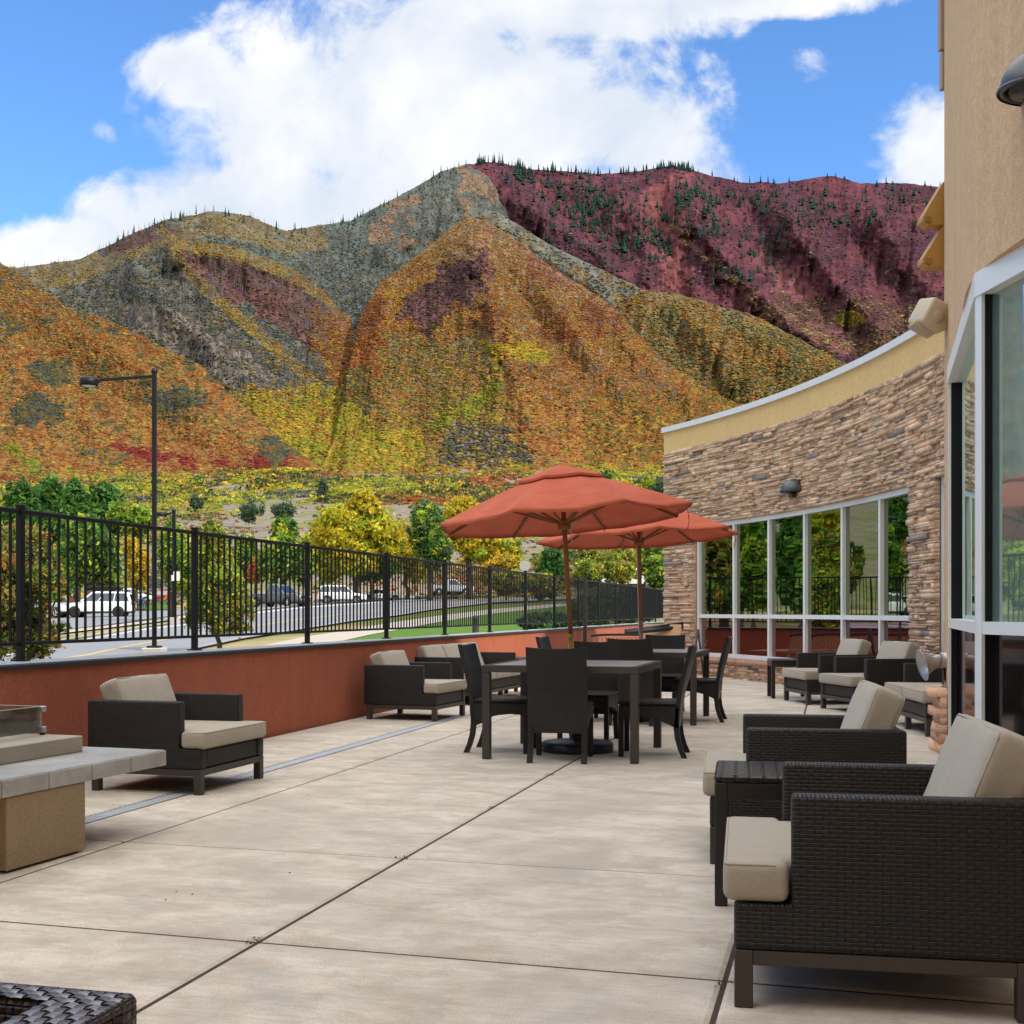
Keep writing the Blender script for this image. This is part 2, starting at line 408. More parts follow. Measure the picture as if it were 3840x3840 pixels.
def m_attr(name, rough=.9, transl=0.0, nvar=.25, nscale=1.0, spec=.15, bump=0.0, bscale=1.0):
    m, n, b, o = mat_new(name)
    at = n.new('ShaderNodeAttribute', attribute_name='col'); f = n.noise(n.new('ShaderNodeTexCoord').outputs['Object'], nscale, 5, .6)
    hs = n.new('ShaderNodeHueSaturation', i_Color=at.outputs[0]); n.set(hs, 'Value', n.mapr(f, .25, .75, 1 - nvar, 1 + nvar, False))
    n.set(b, 'Base Color', hs.outputs[0]); n.set(b, 'Roughness', rough); n.set(b, 'Specular IOR Level', spec)
    if bump: n.set(b, 'Normal', n.new('ShaderNodeBump', i_Height=n.noise(n.new('ShaderNodeTexCoord').outputs['Object'], bscale, 4), i_Strength=bump, i_Distance=.05))
    if transl:
        t = n.new('ShaderNodeBsdfTranslucent', i_Color=hs.outputs[0]); mx = n.new('ShaderNodeMixShader', i_0=transl)
        n.l.new(b.outputs[0], mx.inputs[1]); n.l.new(t.outputs[0], mx.inputs[2]); n.l.new(mx.outputs[0], o.inputs[0])
    return m
M['stone'] = m_attr('ledge_stone', .9, 0, .16, 14.0, .2, .5, 60)
M['leaf'] = m_attr('foliage', .6, .45, .12, .6, .2)
M['bush'] = m_attr('bush_foliage', .9, 0, .22, .5, .05)
M['soil'] = m_attr('hill_soil', .95, 0, .42, .045, .05)
M['ground'] = m_attr('ground_soil', .95, 0, .28, .35, .05)
M['bark'] = simple('bark', (.10, .075, .055), .95, 0, .1, .35, 9, .6, 25)
M['deadwood'] = simple('dead_wood', (.075, .07, .07), .95, 0, .1, .3, .2)
M['conifer'] = m_attr('conifer_needles', .9, 0, .3, .3, .05)
M['lawn'] = simple('mown_lawn', (.07, .135, .02), .95, 0, .1, .35, 3, .3, 30)
def m_glass(name, tint, refl, base):
    m, n, b, o = mat_new(name)
    g = n.new('ShaderNodeBsdfGlossy', i_Color=tint, i_Roughness=.012)
    ob = n.new('ShaderNodeTexCoord').outputs['Object']; f = n.noise(n.scalev(ob, (1, 1, .45)), .9, 2)
    bp = n.new('ShaderNodeBump', i_Height=f, i_Strength=.06, i_Distance=.05); n.set(g, 'Normal', bp)
    n.set(b, 'Base Color', base); n.set(b, 'Roughness', .08)
    fr = n.new('ShaderNodeFresnel', i_IOR=1.5)
    fac = n.m('ADD', n.m('MULTIPLY', fr.outputs[0], .9), refl, clamp=True)
    mx = n.new('ShaderNodeMixShader', i_0=fac); n.l.new(b.outputs[0], mx.inputs[1]); n.l.new(g.outputs[0], mx.inputs[2]); n.l.new(mx.outputs[0], o.inputs[0])
    return m
M['glass'] = m_glass('tinted_glass', (.32, .37, .29), .13, (.016, .024, .016)); M['glass_big'] = m_glass('painted_haze_glass', (.72, .88, .84), .36, (.17, .245, .22))  # big panes: hazy reflection painted in as a pale base colour
M['glass_low'] = m_glass('painted_reflection_glass', (.32, .24, .26), .07, (.010, .008, .008))  # maroon tint stands in for the red wall mirrored in the lower panes
M['car_glass'] = m_glass('car_glass', (.9, .95, 1.0), .12, (.012, .014, .016))
def m_clear():
    m, n, b, o = mat_new('clear_glass')
    t = n.new('ShaderNodeBsdfTransparent', i_Color=(.90, .94, .93)); g = n.new('ShaderNodeBsdfGlossy', i_Roughness=.03, i_Color=(.6, .6, .6))
    d = n.new('ShaderNodeBsdfDiffuse', i_Color=(.7, .72, .72)); f = n.noise(n.new('ShaderNodeTexCoord').outputs['Object'], 7, 5)
    m1 = n.new('ShaderNodeMixShader', i_0=n.mapr(f, .3, .75, .005, .06)); n.l.new(t.outputs[0], m1.inputs[1]); n.l.new(d.outputs[0], m1.inputs[2])
    m2 = n.new('ShaderNodeMixShader', i_0=n.m('MULTIPLY', n.new('ShaderNodeFresnel', i_IOR=1.45).outputs[0], .9)); n.l.new(m1.outputs[0], m2.inputs[1]); n.l.new(g.outputs[0], m2.inputs[2])
    n.l.new(m2.outputs[0], o.inputs[0]); return m
M['clear'] = m_clear()
def m_canvas():
    m, n, b, o = mat_new('terracotta_canvas')
    ob = n.new('ShaderNodeTexCoord').outputs['Object']; f = n.noise(ob, 3, 6, .6); w_ = n.noise(ob, 260, 2); cr = n.noise(ob, 6, 4, .5, 1.5)
    c = n.mix(n.mapr(f, .3, .7), (.56, .135, .072), (.47, .10, .053)); c = n.mix(n.m('MULTIPLY', w_, .2), c, (.58, .2, .13))
    n.set(b, 'Base Color', c); n.set(b, 'Roughness', .85); n.set(b, 'Specular IOR Level', .15)
    bp = n.new('ShaderNodeBump', i_Height=cr, i_Strength=.35, i_Distance=.04); n.set(b, 'Normal', bp)
    t = n.new('ShaderNodeBsdfTranslucent', i_Color=c); mx = n.new('ShaderNodeMixShader', i_0=.13)
    n.l.new(b.outputs[0], mx.inputs[1]); n.l.new(t.outputs[0], mx.inputs[2]); n.l.new(mx.outputs[0], o.inputs[0]); return m
M['canvas'] = m_canvas()
def m_granite(name, a, b_, c_):
    m, n, b, o = mat_new(name)
    ob = n.new('ShaderNodeTexCoord').outputs['Object']
    v = n.new('ShaderNodeTexVoronoi', i_Vector=ob, i_Scale=230.0); f = n.noise(ob, 5, 5)
    c = n.mix(n.mapr(v.outputs['Distance'], .1, .6), a, b_); c = n.mix(n.mapr(f, .4, .7, 0, .5), c, c_)
    n.set(b, 'Base Color', c); n.set(b, 'Roughness', .8); n.set(b, 'Normal', n.new('ShaderNodeBump', i_Height=v.outputs['Distance'], i_Strength=.4, i_Distance=.004)); return m
M['pit_base'] = m_granite('sandy_render', (.46, .335, .20), (.27, .19, .11), (.36, .26, .16))
def m_slate():
    m, n, b, o = mat_new('grey_slate_tile')
    ob = n.new('ShaderNodeTexCoord').outputs['Object']
    f = n.noise(ob, 3.2, 7, .65, 1.0); g = n.noise(ob, 9, 6, .6, 2.0); vn = n.new('ShaderNodeTexVoronoi', i_Vector=ob, i_Scale=3.0); vn.feature = 'DISTANCE_TO_EDGE'
    c = n.mix(n.mapr(f, .3, .7), (.30, .285, .265), (.43, .42, .40)); c = n.mix(n.mapr(g, .55, .75, 0, .6), c, (.27, .20, .14))
    crk = n.noise(ob, 2.4, 8, .7, 3.0); c = n.mix(n.mapr(n.m('ABSOLUTE', n.m('SUBTRACT', crk, .5)), .0, .012, .5, 0), c, (.5, .47, .44))
    n.set(b, 'Base Color', c); n.set(b, 'Roughness', .34); n.set(b, 'Normal', n.new('ShaderNodeBump', i_Height=g, i_Strength=.15, i_Distance=.01)); return m
M['slate'] = m_slate()
M['grout'] = simple('tan_grout', (.45, .34, .26), .9)
def paint(name, col, rough=.25):
    return simple(name, col, rough, 0, .6, .04, 3)
M['p_white'] = paint('white_car_paint', (.72, .73, .74)); M['p_grey'] = paint('grey_car_paint', (.12, .13, .145))
M['p_silver'] = paint('silver_car_paint', (.42, .45, .48)); M['p_red'] = paint('red_car_paint', (.35, .02, .02))
M['p_blue'] = paint('blue_car_paint', (.06, .12, .3)); M['lamp_red'] = simple('red_lens', (.5, .02, .015), .2); M['lamp_clear'] = simple('clear_lens', (.8, .8, .78), .15)
M['sign_back'] = simple('grey_sign_back', (.42, .40, .36), .5, .4); M['house'] = simple('brown_siding', (.30, .20, .14), .9, 0, .1, .1); M['roof'] = simple('brown_shingle', (.13, .11, .10), .9)

# ------------------------------------------------------------------ patio floor
SK = math.tan(R_(1.6))                                  # the cross joints run slightly askew
def LTs(lat, t, z=0.0): return LT(lat, t - (lat + 1.96) * SK, z)
mb = MB()
lats = [-6.6, -5.03]; tj = [3.99 + 1.525 * k_ for k_ in range(-6, 18)]
bands = [(-5.03, -4.105, .003), (-3.965, -3.464, .003), (-3.459, -1.966, .004), (-1.959, -.339, .009), (-.332, 1.30, .005), (1.31, 2.9, .005), (2.91, 4.5, .005), (4.51, 6.6, .005)]
rng = random.Random(3)
for (a, b, _) in bands:
    for i in range(len(tj) - 1):
        t0, t1 = tj[i] + .0045, tj[i + 1] - .0045
        vs = []
        for z, ins in ((-.1, 0), (-.012, 0), (-.007, .003), (0, .020)):
            for (l, t) in ((a + ins, t0 + ins), (b - ins, t0 + ins), (b - ins, t1 - ins), (a + ins, t1 - ins)): vs.append(LTs(l, t, z))
        fs = [(12, 13, 14, 15)]
        for r in (0, 4, 8):
            for q in range(4): fs.append((r + q, r + (q + 1) % 4, r + 4 + (q + 1) % 4, r + 4 + q))
        mb.add(vs, fs)
tag(mb.build('patio', M['concrete']), kind='structure')
mb = MB(); c4 = [LT(-6.6, -8, .006), LT(7, -8, .006), LT(7, 30, .006), LT(-6.6, 30, .006)]
mb.add([p + Vector((0, 0, -.012)) for p in c4] + [p + Vector((0, 0, -.3)) for p in c4], [(0, 1, 2, 3), (4, 5, 1, 0), (5, 6, 2, 1), (6, 7, 3, 2), (7, 4, 0, 3)])
tag(mb.build('patio_subbase', M['joint']), kind='structure')
# dirt gathered where joints cross
mb = MB()
for (l, t) in ((-1.962, 3.99), (-1.962, 5.515), (-1.962, 8.565), (-.335, 3.90), (-1.962, 7.04)):
    for _ in range(9):
        p = LT(l + rng.gauss(0, .018), t + rng.gauss(0, .022), .002); a = rng.random() * 6.28; s_ = rng.uniform(.003, .009)
        mb.add([p + Vector((math.cos(a) * s_, math.sin(a) * s_, 0)), p + Vector((-math.sin(a) * s_, math.cos(a) * s_, .001)), p + Vector((-math.cos(a) * s_, -math.sin(a) * s_, .006)), p + Vector((0, 0, .007))], [(0, 1, 3), (1, 2, 3), (2, 0, 3)])
for _ in range(260):
    l = rng.uniform(-5.0, -3.6) if rng.random() < .8 else rng.uniform(-3.5, 1.2); p = LT(l, rng.uniform(3.5, 15), .001); a = rng.random() * 6.28; s_ = rng.uniform(.004, .011)
    mb.add([p + Vector((math.cos(a) * s_, math.sin(a) * s_, 0)), p + Vector((-math.sin(a) * s_, math.cos(a) * s_, .001)), p + Vector((-math.cos(a) * s_, -math.sin(a) * s_, .004))], [(0, 1, 2)])
tag(mb.build('leaf_litter', M['joint']), kind='stuff')
# trench drain
mb = MB()
for i in range(58):
    t = -2 + i * .5
    mb.M = Matrix.Translation(LT(-4.035, t + .25, -.012)) @ Matrix.Rotation(-A_, 4, 'Z')
    for j in range(10): mb.box((0, -.225 + j * .05, 0), (.12, .033, .018), .003)
    mb.box((-.058, 0, .001), (.014, .494, .02)); mb.box((.058, 0, .001), (.014, .494, .02))
tag(mb.build('trench_drain', simple('galvanised_grate', (.40, .42, .44), .5, .35)), 'long grey metal drain grate set in the patio floor beside the red wall', 'drain')

# ------------------------------------------------------------------ red wall and fence
wall = MB(); capm = MB()
WL, FL = -5.06, -5.33
T0, T1 = -3.0, 46.0
vs = [LT(l, t, z) for t in (T0, T1) for (l, z) in ((WL, -.3), (WL, .784), (-5.41, .784), (-5.41, -.8))]
wall.add(vs, [(0, 4, 5, 1), (1, 5, 6, 2), (2, 6, 7, 3), (0, 1, 2, 3), (7, 6, 5, 4)])
wo_ = empty('retaining_wall', (0, 0, 0), 0, 'low red stucco wall with a grey metal cap along the patio edge', 'wall')
wall.build('wall_face', M['stucco_red'], wo_)
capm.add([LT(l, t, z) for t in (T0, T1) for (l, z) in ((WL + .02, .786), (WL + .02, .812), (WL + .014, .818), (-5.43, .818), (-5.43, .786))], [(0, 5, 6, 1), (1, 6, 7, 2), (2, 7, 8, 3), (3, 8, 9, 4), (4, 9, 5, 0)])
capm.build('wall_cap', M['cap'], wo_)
m = MB(); m.add([LT(l, t, .8205) for t in (T0, T1) for l in (WL - .005, -5.425)], [(0, 1, 3, 2)]); m.build('cap_sheen_sheet', M['cap_top'], wo_)  # sheet added to paint the sky's sheen on the cap top
fen = empty('fence', (0, 0, 0), 0, 'long black metal picket fence standing on the red wall', 'fence')
tp = [7.277 + 2.355 * k_ for k_ in range(-4, 17)]
rz = Matrix.Rotation(-A_, 4, 'Z')
for i, t in enumerate(tp):
    m = MB(); p = LT(FL, t, 0)
    m.M = Matrix.Translation(p) @ rz
    m.box((0, 0, .82 + .525), (.046, .046, 1.05), .004); m.box((0, 0, .826), (.09, .09, .012)); m.box((0, 0, 1.872), (.056, .056, .012), .003)
    m.build('post', M['black'], fen)
    if i < len(tp) - 1:
        m = MB(); m.M = Matrix.Translation(p) @ rz; L = 2.355
        m.box((0, L / 2, 1.832), (.03, L - .05, .03), .003); m.box((0, L / 2, .94), (.024, L - .05, .024), .003)
        for j in range(1, 22): m.box((0, L * j / 22, 1.38), (.0145, .0145, .87))
        m.build('picket_panel', M['black'], fen)
# dark post standing before the wall
m = MB(); m.box((0, 0, .93), (.07, .07, 1.86), .006); m.box((0, 0, .006), (.16, .16, .012)); m.box((0, 0, 1.866), (.085, .085, .014), .003)
o = m.build('steel_post', M['frame']); o.location = LT(-4.93, 24.85, 0); o.rotation_euler = (0, 0, -A_)
tag(o, 'single tall brown steel post in front of the red wall, far end of patio', 'post')

# ------------------------------------------------------------------ building
CW, RW = (-16.26, 14.25), 21.22                          # plan circle of the stone wall
def wphi(u):
    d = (u - CX) / F; a = d * d + 1; b = -2 * (d * CW[0] + CW[1]); c = CW[0] ** 2 + CW[1] ** 2 - RW ** 2
    Y = (-b + math.sqrt(b * b - 4 * a * c)) / (2 * a); return math.atan2(Y - CW[1], d * Y - CW[0])
def WP(phi, r, z): return Vector((CW[0] + (RW + r) * math.cos(phi), CW[1] + (RW + r) * math.sin(phi), z))
PH0, PHE = wphi(2492), R_(-8.6)
W0, W1 = wphi(2603), wphi(3412); V0, V1 = wphi(3512), R_(-6.5)
ZS, ZH, ZT, ZC = .345, 2.72, 4.14, 4.52                  # sill, head, stone top, parapet top
bld = empty('hotel_building', (3, 12, 0), 0, 'tan hotel building with curved stone wing, large windows and a tall stucco corner', 'building')
BL = (3, 12, 0)
def bpart(mbx, name, mat, parent=None, **kw):
    mbx.v = [(x - BL[0], y - BL[1], z - BL[2]) for x, y, z in mbx.v] if parent is None else mbx.v
    return mbx.build(name, mat, parent or bld, **kw)
def arcbox(mbx, p0, p1, z0, z1, r0, r1, n=None):
    n = n or max(2, int(abs(p0 - p1) * RW / .4)); vs = []; fs = []
    for i in range(n + 1):
        p = p0 + (p1 - p0) * i / n
        vs += [WP(p, r0, z0), WP(p, r1, z0), WP(p, r1, z1), WP(p, r0, z1)]
    for i in range(n):
        a = i * 4; b = a + 4
        for q in range(4): fs.append((a + q, a + (q + 1) % 4, b + (q + 1) % 4, b + q)[::-1])
    fs += [(0, 1, 2, 3), (n * 4 + 3, n * 4 + 2, n * 4 + 1, n * 4)]
    mbx.add(vs, fs)
# backing behind the stones
m = MB()
arcbox(m, PH0, W0, -.1, ZT, .03, .3); arcbox(m, W0, W1, ZH, ZT, .03, .3); arcbox(m, W0, W1, -.1, ZS - .05, .03, .3)
arcbox(m, W1, V0, -.1, ZT, .03, .3); arcbox(m, V0, V1, ZH, ZT, .03, .3); arcbox(m, V0, V1, -.1, ZS - .05, .03, .3); arcbox(m, V1, PHE, -.1, ZT, .03, .3)
m.add([WP(PH0, .3, -.1), WP(PH0, .3, ZC), WP(PH0, 0.3, ZC) + Vector((7, 3.2, 0)), WP(PH0, .3, -.1) + Vector((7, 3.2, 0))], [(0, 1, 2, 3)])
for i in range(20):
    a, b = PH0 + (PHE - PH0) * i / 20, PH0 + (PHE - PH0) * (i + 1) / 20; m.add([WP(b, .25, ZC - .15), WP(a, .25, ZC - .15), WP(a, .25, ZC - .15) + Vector((7, 3.2 * (1 - i / 20), 0)), WP(b, .25, ZC - .15) + Vector((7, 3.2 * (1 - (i + 1) / 20), 0))], [(0, 1, 2, 3)])
bpart(m, 'wall_core', simple('wall_core', (.22, .15, .11), .95))
# ledgestone veneer: every stone its own block
rs = random.Random(11); V = []; Fq = []; Cc = []
pal = [(.74, .505, .335), (.70, .46, .30), (.78, .545, .365), (.64, .42, .28), (.76, .52, .35), (.60, .40, .275), (.80, .58, .405), (.3, .2, .16)]
def stone(p0, p1, z0, z1, out, colr):
    b = len(V); j = lambda a: rs.uniform(-a, a)
    dp = .014 / RW
    back = .035; sl = j(.008)
    for (p, z) in ((p0, z0), (p1, z0), (p1, z1), (p0, z1)): V.append(tuple(WP(p, back, z)))
    for (p, z, q) in ((p0 + dp * .3, z0 + .002, 0), (p1 - dp * .3, z0 + .002, 0), (p1 - dp * .3, z1 - .002, 1), (p0 + dp * .3, z1 - .002, 1)):
        V.append(tuple(WP(p + j(dp * .4), -out + j(.009) + (sl if q else 0), z + j(.003))))
    mx = tuple(WP((p0 + p1) / 2 + j(abs(p1 - p0) * .2), -out - rs.uniform(0, .005), (z0 + z1) / 2 + j(.006))); V.append(mx)
    Fq.extend([(b + 4, b + 5, b + 6, b + 6), (b + 4, b + 6, b + 7, b + 7), (b, b + 1, b + 5, b + 4), (b + 1, b + 2, b + 6, b + 5), (b + 2, b + 3, b + 7, b + 6), (b + 3, b, b + 4, b + 7)])
    Cc.extend([colr] * 9)
def stone_run(pa, pb, z0, z1):
    """one course between two angles (pa > pb)"""
    p = pa
    while p > pb + 1e-5:
        L = min(max(rs.gammavariate(2.6, .105), .09), .62) / RW
        q = max(pb, p - L)
        if q - pb < .07 / RW: q = pb
        c = rs.choice(pal[:7]); 
        if rs.random() < .04: c = (.33, .27, .25)
        k2 = rs.uniform(.78, 1.14); c = tuple(x * k2 for x in c)
        if rs.random() < .30 and z1 - z0 > .055:
            zm = z0 + (z1 - z0) * rs.uniform(.38, .62); k3 = rs.uniform(.85, 1.15)
            stone(p, q, z0, zm, rs.uniform(.0, .034), c); stone(p, q, zm, z1, rs.uniform(.0, .034), tuple(x * k3 for x in c))
        else: stone(p, q, z0, z1, min(.045, max(0, rs.gauss(.02, .016))), c)
        p = q
z = -.02
while z < ZT - .02:
    h = rs.choice([.026, .03, .036, .042, .048, .056, .066]); z1 = min(ZT, z + h)
    for zc in (ZS - .09, ZH):
        if z < zc < z1: z1 = zc
    if ZT - z1 < .03: z1 = ZT
    if ZS - .09 - 1e-4 <= z < ZH - 1e-4:
        stone_run(PH0, W0, z, z1); stone_run(W1, V0, z, z1); stone_run(V1, PHE, z, z1)
    else: stone_run(PH0, PHE, z, z1)
    z = z1
Fq = [f if f[2] != f[3] else f[:3] for f in Fq]
V = [(x - BL[0], y - BL[1], z_) for x, y, z_ in V]
link_mesh('stone_cladding', V, Fq, M['stone'], bld, col=Cc, uv=False)
# sill stones
for (a, b) in ((W0 + .3 / RW, W1 - .0 / RW), (V0, V1)):
    m = MB(); cs = []; n = max(1, int((a - b) * RW / .62))
    for i in range(n):
        p, q = a + (b - a) * (i + .012) / n, a + (b - a) * (i + .988) / n; n0 = len(m.v)
        for (r0, z0_) in ((0, 0),):
            vs = []
            for pp in (p, (p + q) / 2, q):
                vs += [WP(pp, .1, ZS - .088), WP(pp, -.075, ZS - .088), WP(pp, -.098, ZS - .05), WP(pp, -.085, ZS - .012), WP(pp, .1, ZS - .004)]
            fs = []
            for i2 in range(2):
                for q2 in range(5): fs.append((i2 * 5 + q2, i2 * 5 + (q2 + 1) % 5, i2 * 5 + 5 + (q2 + 1) % 5, i2 * 5 + 5 + q2))
            fs += [(4, 3, 2, 1, 0), (10, 11, 12, 13, 14)]
            m.add(vs, fs)
        kk = rs.uniform(.85, 1.1); cs += [(.50 * kk, .30 * kk, .20 * kk)] * (len(m.v) - n0)
    bpart(m, 'sill', M['stone'], col=cs)
m = MB(); arcbox(m, PH0 + .001, PHE, ZT, ZC, .0, .28); bpart(m, 'parapet', M['stucco_ochre'])
m = MB(); arcbox(m, PH0 + .002, PHE, ZC, ZC + .095, -.045, .34); bpart(m, 'coping', M['white'])
# curved window wall: frame, mullions and one pane per bay
def curved_window(pa, pb, edges, z0, z1, zt):
    fr = MB(); D0, D1 = .055, .16
    arcbox(fr, pa, pb, z1 - .075, z1, D0, D1); arcbox(fr, pa, pb, z0, z0 + .07, D0, D1)
    arcbox(fr, pa, pa - .075 / RW, z0 + .07, z1 - .075, D0, D1, 1); arcbox(fr, pb + .075 / RW, pb, z0 + .07, z1 - .075, D0, D1, 1)
    w_ = bpart(fr, 'window', M['alu'])
    off = Vector(BL)
    def sub(mbx, nm, mat):
        mbx.v = [(x - BL[0], y - BL[1], z_) for x, y, z_ in mbx.v]; return mbx.build(nm, mat, w_)
    for p in edges[1:-1]:
        q = MB(); arcbox(q, p + .03 / RW, p - .03 / RW, z0 + .071, z1 - .076, D0 + .004, D1, 1); sub(q, 'mullion', M['alu'])
    for i in range(len(edges) - 1):
        a, b = edges[i], edges[i + 1]
        q = MB(); arcbox(q, a - .031 / RW, b + .031 / RW, zt - .032, zt + .032, D0 + .008, D1, 1); sub(q, 'transom', M['alu'])
        for (za, zb, nm, mat) in ((z0 + .06, zt - .02, 'lower_pane', M['glass_low']), (zt + .02, z1 - .06, 'pane', M['glass'])):
            q = MB(); q.add([WP(a, .115, za), WP(b, .115, za), WP(b, .115, zb), WP(a, .115, zb)], [(3, 2, 1, 0)]); sub(q, nm, mat)
    return w_
curved_window(W0, W1, [W0] + [wphi(u) for u in (2738.7, 2868.7, 3001, 3141, 3281)] + [W1], ZS, ZH, 1.068)
curved_window(V0, V1, [V0] + [V0 + (V1 - V0) * i / 4 for i in (1, 2, 3)] + [V1], ZS, ZH, 1.068)

# tall stucco corner with the bowed window
K0, F0, M1, K2, K3, K4 = (3.626, 10.4), (3.518, 9.97), (2.705, 7.2), (2.99, 4.0), (3.6, 1.4), (3.9, -1.6)
HZ, TZ = 3.12, 9.6
path = [K0, F0, (3.10, 8.56), M1, (2.76, 5.6), K2, K3, K4]
def smooth_path(pts, n=6):
    out = []
    for i in range(len(pts) - 1):
        p0, p1, p2, p3 = pts[max(i - 1, 0)], pts[i], pts[i + 1], pts[min(i + 2, len(pts) - 1)]
        for k_ in range(n):
            t = k_ / n
            out.append(tuple(.5 * (2 * p1[a] + (p2[a] - p0[a]) * t + (2 * p0[a] - 5 * p1[a] + 4 * p2[a] - p3[a]) * t * t + (3 * p1[a] - p0[a] - 3 * p2[a] + p3[a]) * t ** 3) for a in (0, 1)))
    return out + [pts[-1]]
sp = smooth_path(path)
def wallstrip(mbx, pts, z0, z1, th=.25):
    n = len(pts); vs = []; fs = []
    for i, (x, y) in enumerate(pts):
        a = pts[max(i - 1, 0)]; b = pts[min(i + 1, n - 1)]; d = Vector((b[0] - a[0], b[1] - a[1], 0)).normalized(); nr = Vector((-d.y, d.x, 0))  # towards the inside
        q = Vector((x, y, 0)) + nr * th
        vs += [(x, y, z0), (x, y, z1), (q.x, q.y, z1), (q.x, q.y, z0)]
    for i in range(n - 1):
        a = i * 4; b = a + 4
        for k_ in range(4): fs.append((a + k_, a + (k_ + 1) % 4, b + (k_ + 1) % 4, b + k_))
    fs += [(3, 2, 1, 0), (n * 4 - 4, n * 4 - 3, n * 4 - 2, n * 4 - 1)]
    mbx.add(vs, fs, False)
m = MB()
iF = 6; iK2 = 6 * 5
wallstrip(m, sp[:iF + 1], -.1, HZ); wallstrip(m, sp[iK2:], -.1, HZ); wallstrip(m, sp, HZ, TZ)
# shade block behind the camera, then the corner's return wall and roof
m.box((-3.0, -4.2, 4.75), (13.5, 5.0, 9.7))  # unseen building block added behind the camera to shade the near patio
m.add([(K0[0], K0[1], -.1), (K0[0], K0[1], TZ), (9, 11.6, TZ), (9, 11.6, -.1), (K4[0], K4[1], TZ), (9, -1.2, TZ), (9, -1.2, -.1), (K4[0], K4[1], -.1)], [(0, 1, 2, 3), (2, 5, 6, 3), (1, 4, 5, 2), (4, 7, 6, 5)])
bpart(m, 'stucco_wall', M['stucco_tan'])
# edge boards of the upper floors seen past the corner
m = MB()
for (z0, z1, d) in ((5.55, 5.86, .018), (5.88, 7.2, .03)): m.box((K0[0] + .1, K0[1] + .05, (z0 + z1) / 2), (.2 + 2 * d, .06, z1 - z0), .006)
bpart(m, 'trim_board', simple('weathered_trim', (.40, .30, .24), .8))
# window on the two facets
fw = MB(); 
def facet_frame(a, b, z0, z1, zt, ends=(True, True)):
    d = Vector((b[0] - a[0], b[1] - a[1], 0)); L = d.length; d.normalize(); nr = Vector((-d.y, d.x, 0))
    def bar(s0, s1, za, zb, dep=(.03, .15)):
        vs = []
        for s_ in (s0, s1):
            p = Vector((a[0], a[1], 0)) + d * s_
            for (dd, zz) in ((dep[0], za), (dep[0], zb), (dep[1], zb), (dep[1], za)): q = p + nr * dd; vs.append((q.x, q.y, zz))
        return vs, [(0, 1, 2, 3), (7, 6, 5, 4), (0, 4, 5, 1), (1, 5, 6, 2), (2, 6, 7, 3), (3, 7, 4, 0)]
    return bar, L, nr, d
wobj = None; subs = []
for (a, b, splits) in ((F0, M1, []), (M1, K2, [1.6])):
    bar, L, nr, d = facet_frame(a, b, .08, HZ, 1.062); fw = MB(); subs = []
    fw.add(*bar(0, L, HZ - .14, HZ + .0, (-.02, .15))); subs.append(('window_sill', bar(0, L, .05, .13, (-.0, .15)), M['alu']))
    ed = [0.035] + splits + [L - .035]
    for s_ in ed: subs.append(('mullion', bar(s_ - .035, s_ + .035, .13, HZ - .14, (-.012, .15)), M['alu']))
    for i in range(len(ed) - 1):
        s0, s1 = ed[i] + .035, ed[i + 1] - .035
        subs.append(('transom', bar(s0, s1, 1.062 - .036, 1.062 + .036, (-.006, .15)), M['alu']))
        for (za, zb, nm, mt) in ((.12, 1.03, 'lower_pane', 'glass_low'), (1.09, HZ - .13, 'pane', 'glass_big')):
            p = Vector((a[0], a[1], 0)) + nr * .05; p0 = p + d * s0; p1 = p + d * s1
            subs.append((nm, ([(p0.x, p0.y, za), (p1.x, p1.y, za), (p1.x, p1.y, zb), (p0.x, p0.y, zb)], [(0, 1, 2, 3)]), M[mt]))
            # dark gasket strip inside the far edge
            subs.append(('gasket', bar(s0, s0 + .007, za, zb, (.008, .05)), M['black']))
    wobj = bpart(fw, 'window', M['alu'])
    for nm, (vs, fs), mt in subs:
        q = MB(); q.add([(x - BL[0], y - BL[1], z_) for x, y, z_ in vs], fs); q.build(nm, mt, wobj)
# stone pier at the foot of the corner
V = []; Fq = []; Cc = []
def pier_stone(p, q, z0, z1, out):
    d = Vector((q[0] - p[0], q[1] - p[1], 0)).normalized(); nr = Vector((d.y, -d.x, 0)); j = lambda a: rs.uniform(-a, a)
    b = len(V); kk = rs.uniform(.85, 1.15); c = rs.choice(pal[:7]); c = (c[0] * kk * 1.1, c[1] * kk * 1.02, c[2] * kk)
    for (pp, zz) in ((p, z0), (q, z0), (q, z1), (p, z1)): V.append((pp[0], pp[1], zz))
    for (pp, zz) in ((p, z0), (q, z0), (q, z1), (p, z1)): e = Vector((pp[0], pp[1], zz)) + nr * (out + j(.01)); V.append((e.x + j(.004), e.y, zz + j(.004)))
    Fq.extend([(b + 4, b + 5, b + 6, b + 7), (b, b + 1, b + 5, b + 4), (b + 1, b + 2, b + 6, b + 5), (b + 2, b + 3, b + 7, b + 6), (b + 3, b, b + 4, b + 7)]); Cc.extend([c] * 8)
edge = [(4.6, 10.62), (K0[0] - .02, K0[1] + .05), (F0[0] - .0, F0[1] + .05)]
for (p, q) in ((edge[0], edge[1]), (edge[1], edge[2])):
    z = -.02
    while z < .46:
        h = rs.uniform(.05, .11); z1 = min(.46, z + h); n = rs.choice([1, 2, 2, 3]) if q is not edge[2] else rs.choice([1, 2])
        for i in range(n):
            a = tuple(p[k_] + (q[k_] - p[k_]) * i / n for k_ in (0, 1)); b_ = tuple(p[k_] + (q[k_] - p[k_]) * (i + 1) / n for k_ in (0, 1)); pier_stone(a, b_, z, z1, rs.uniform(.05, .095))
        z = z1
    pier_stone(p, q, .46, .53, .12)
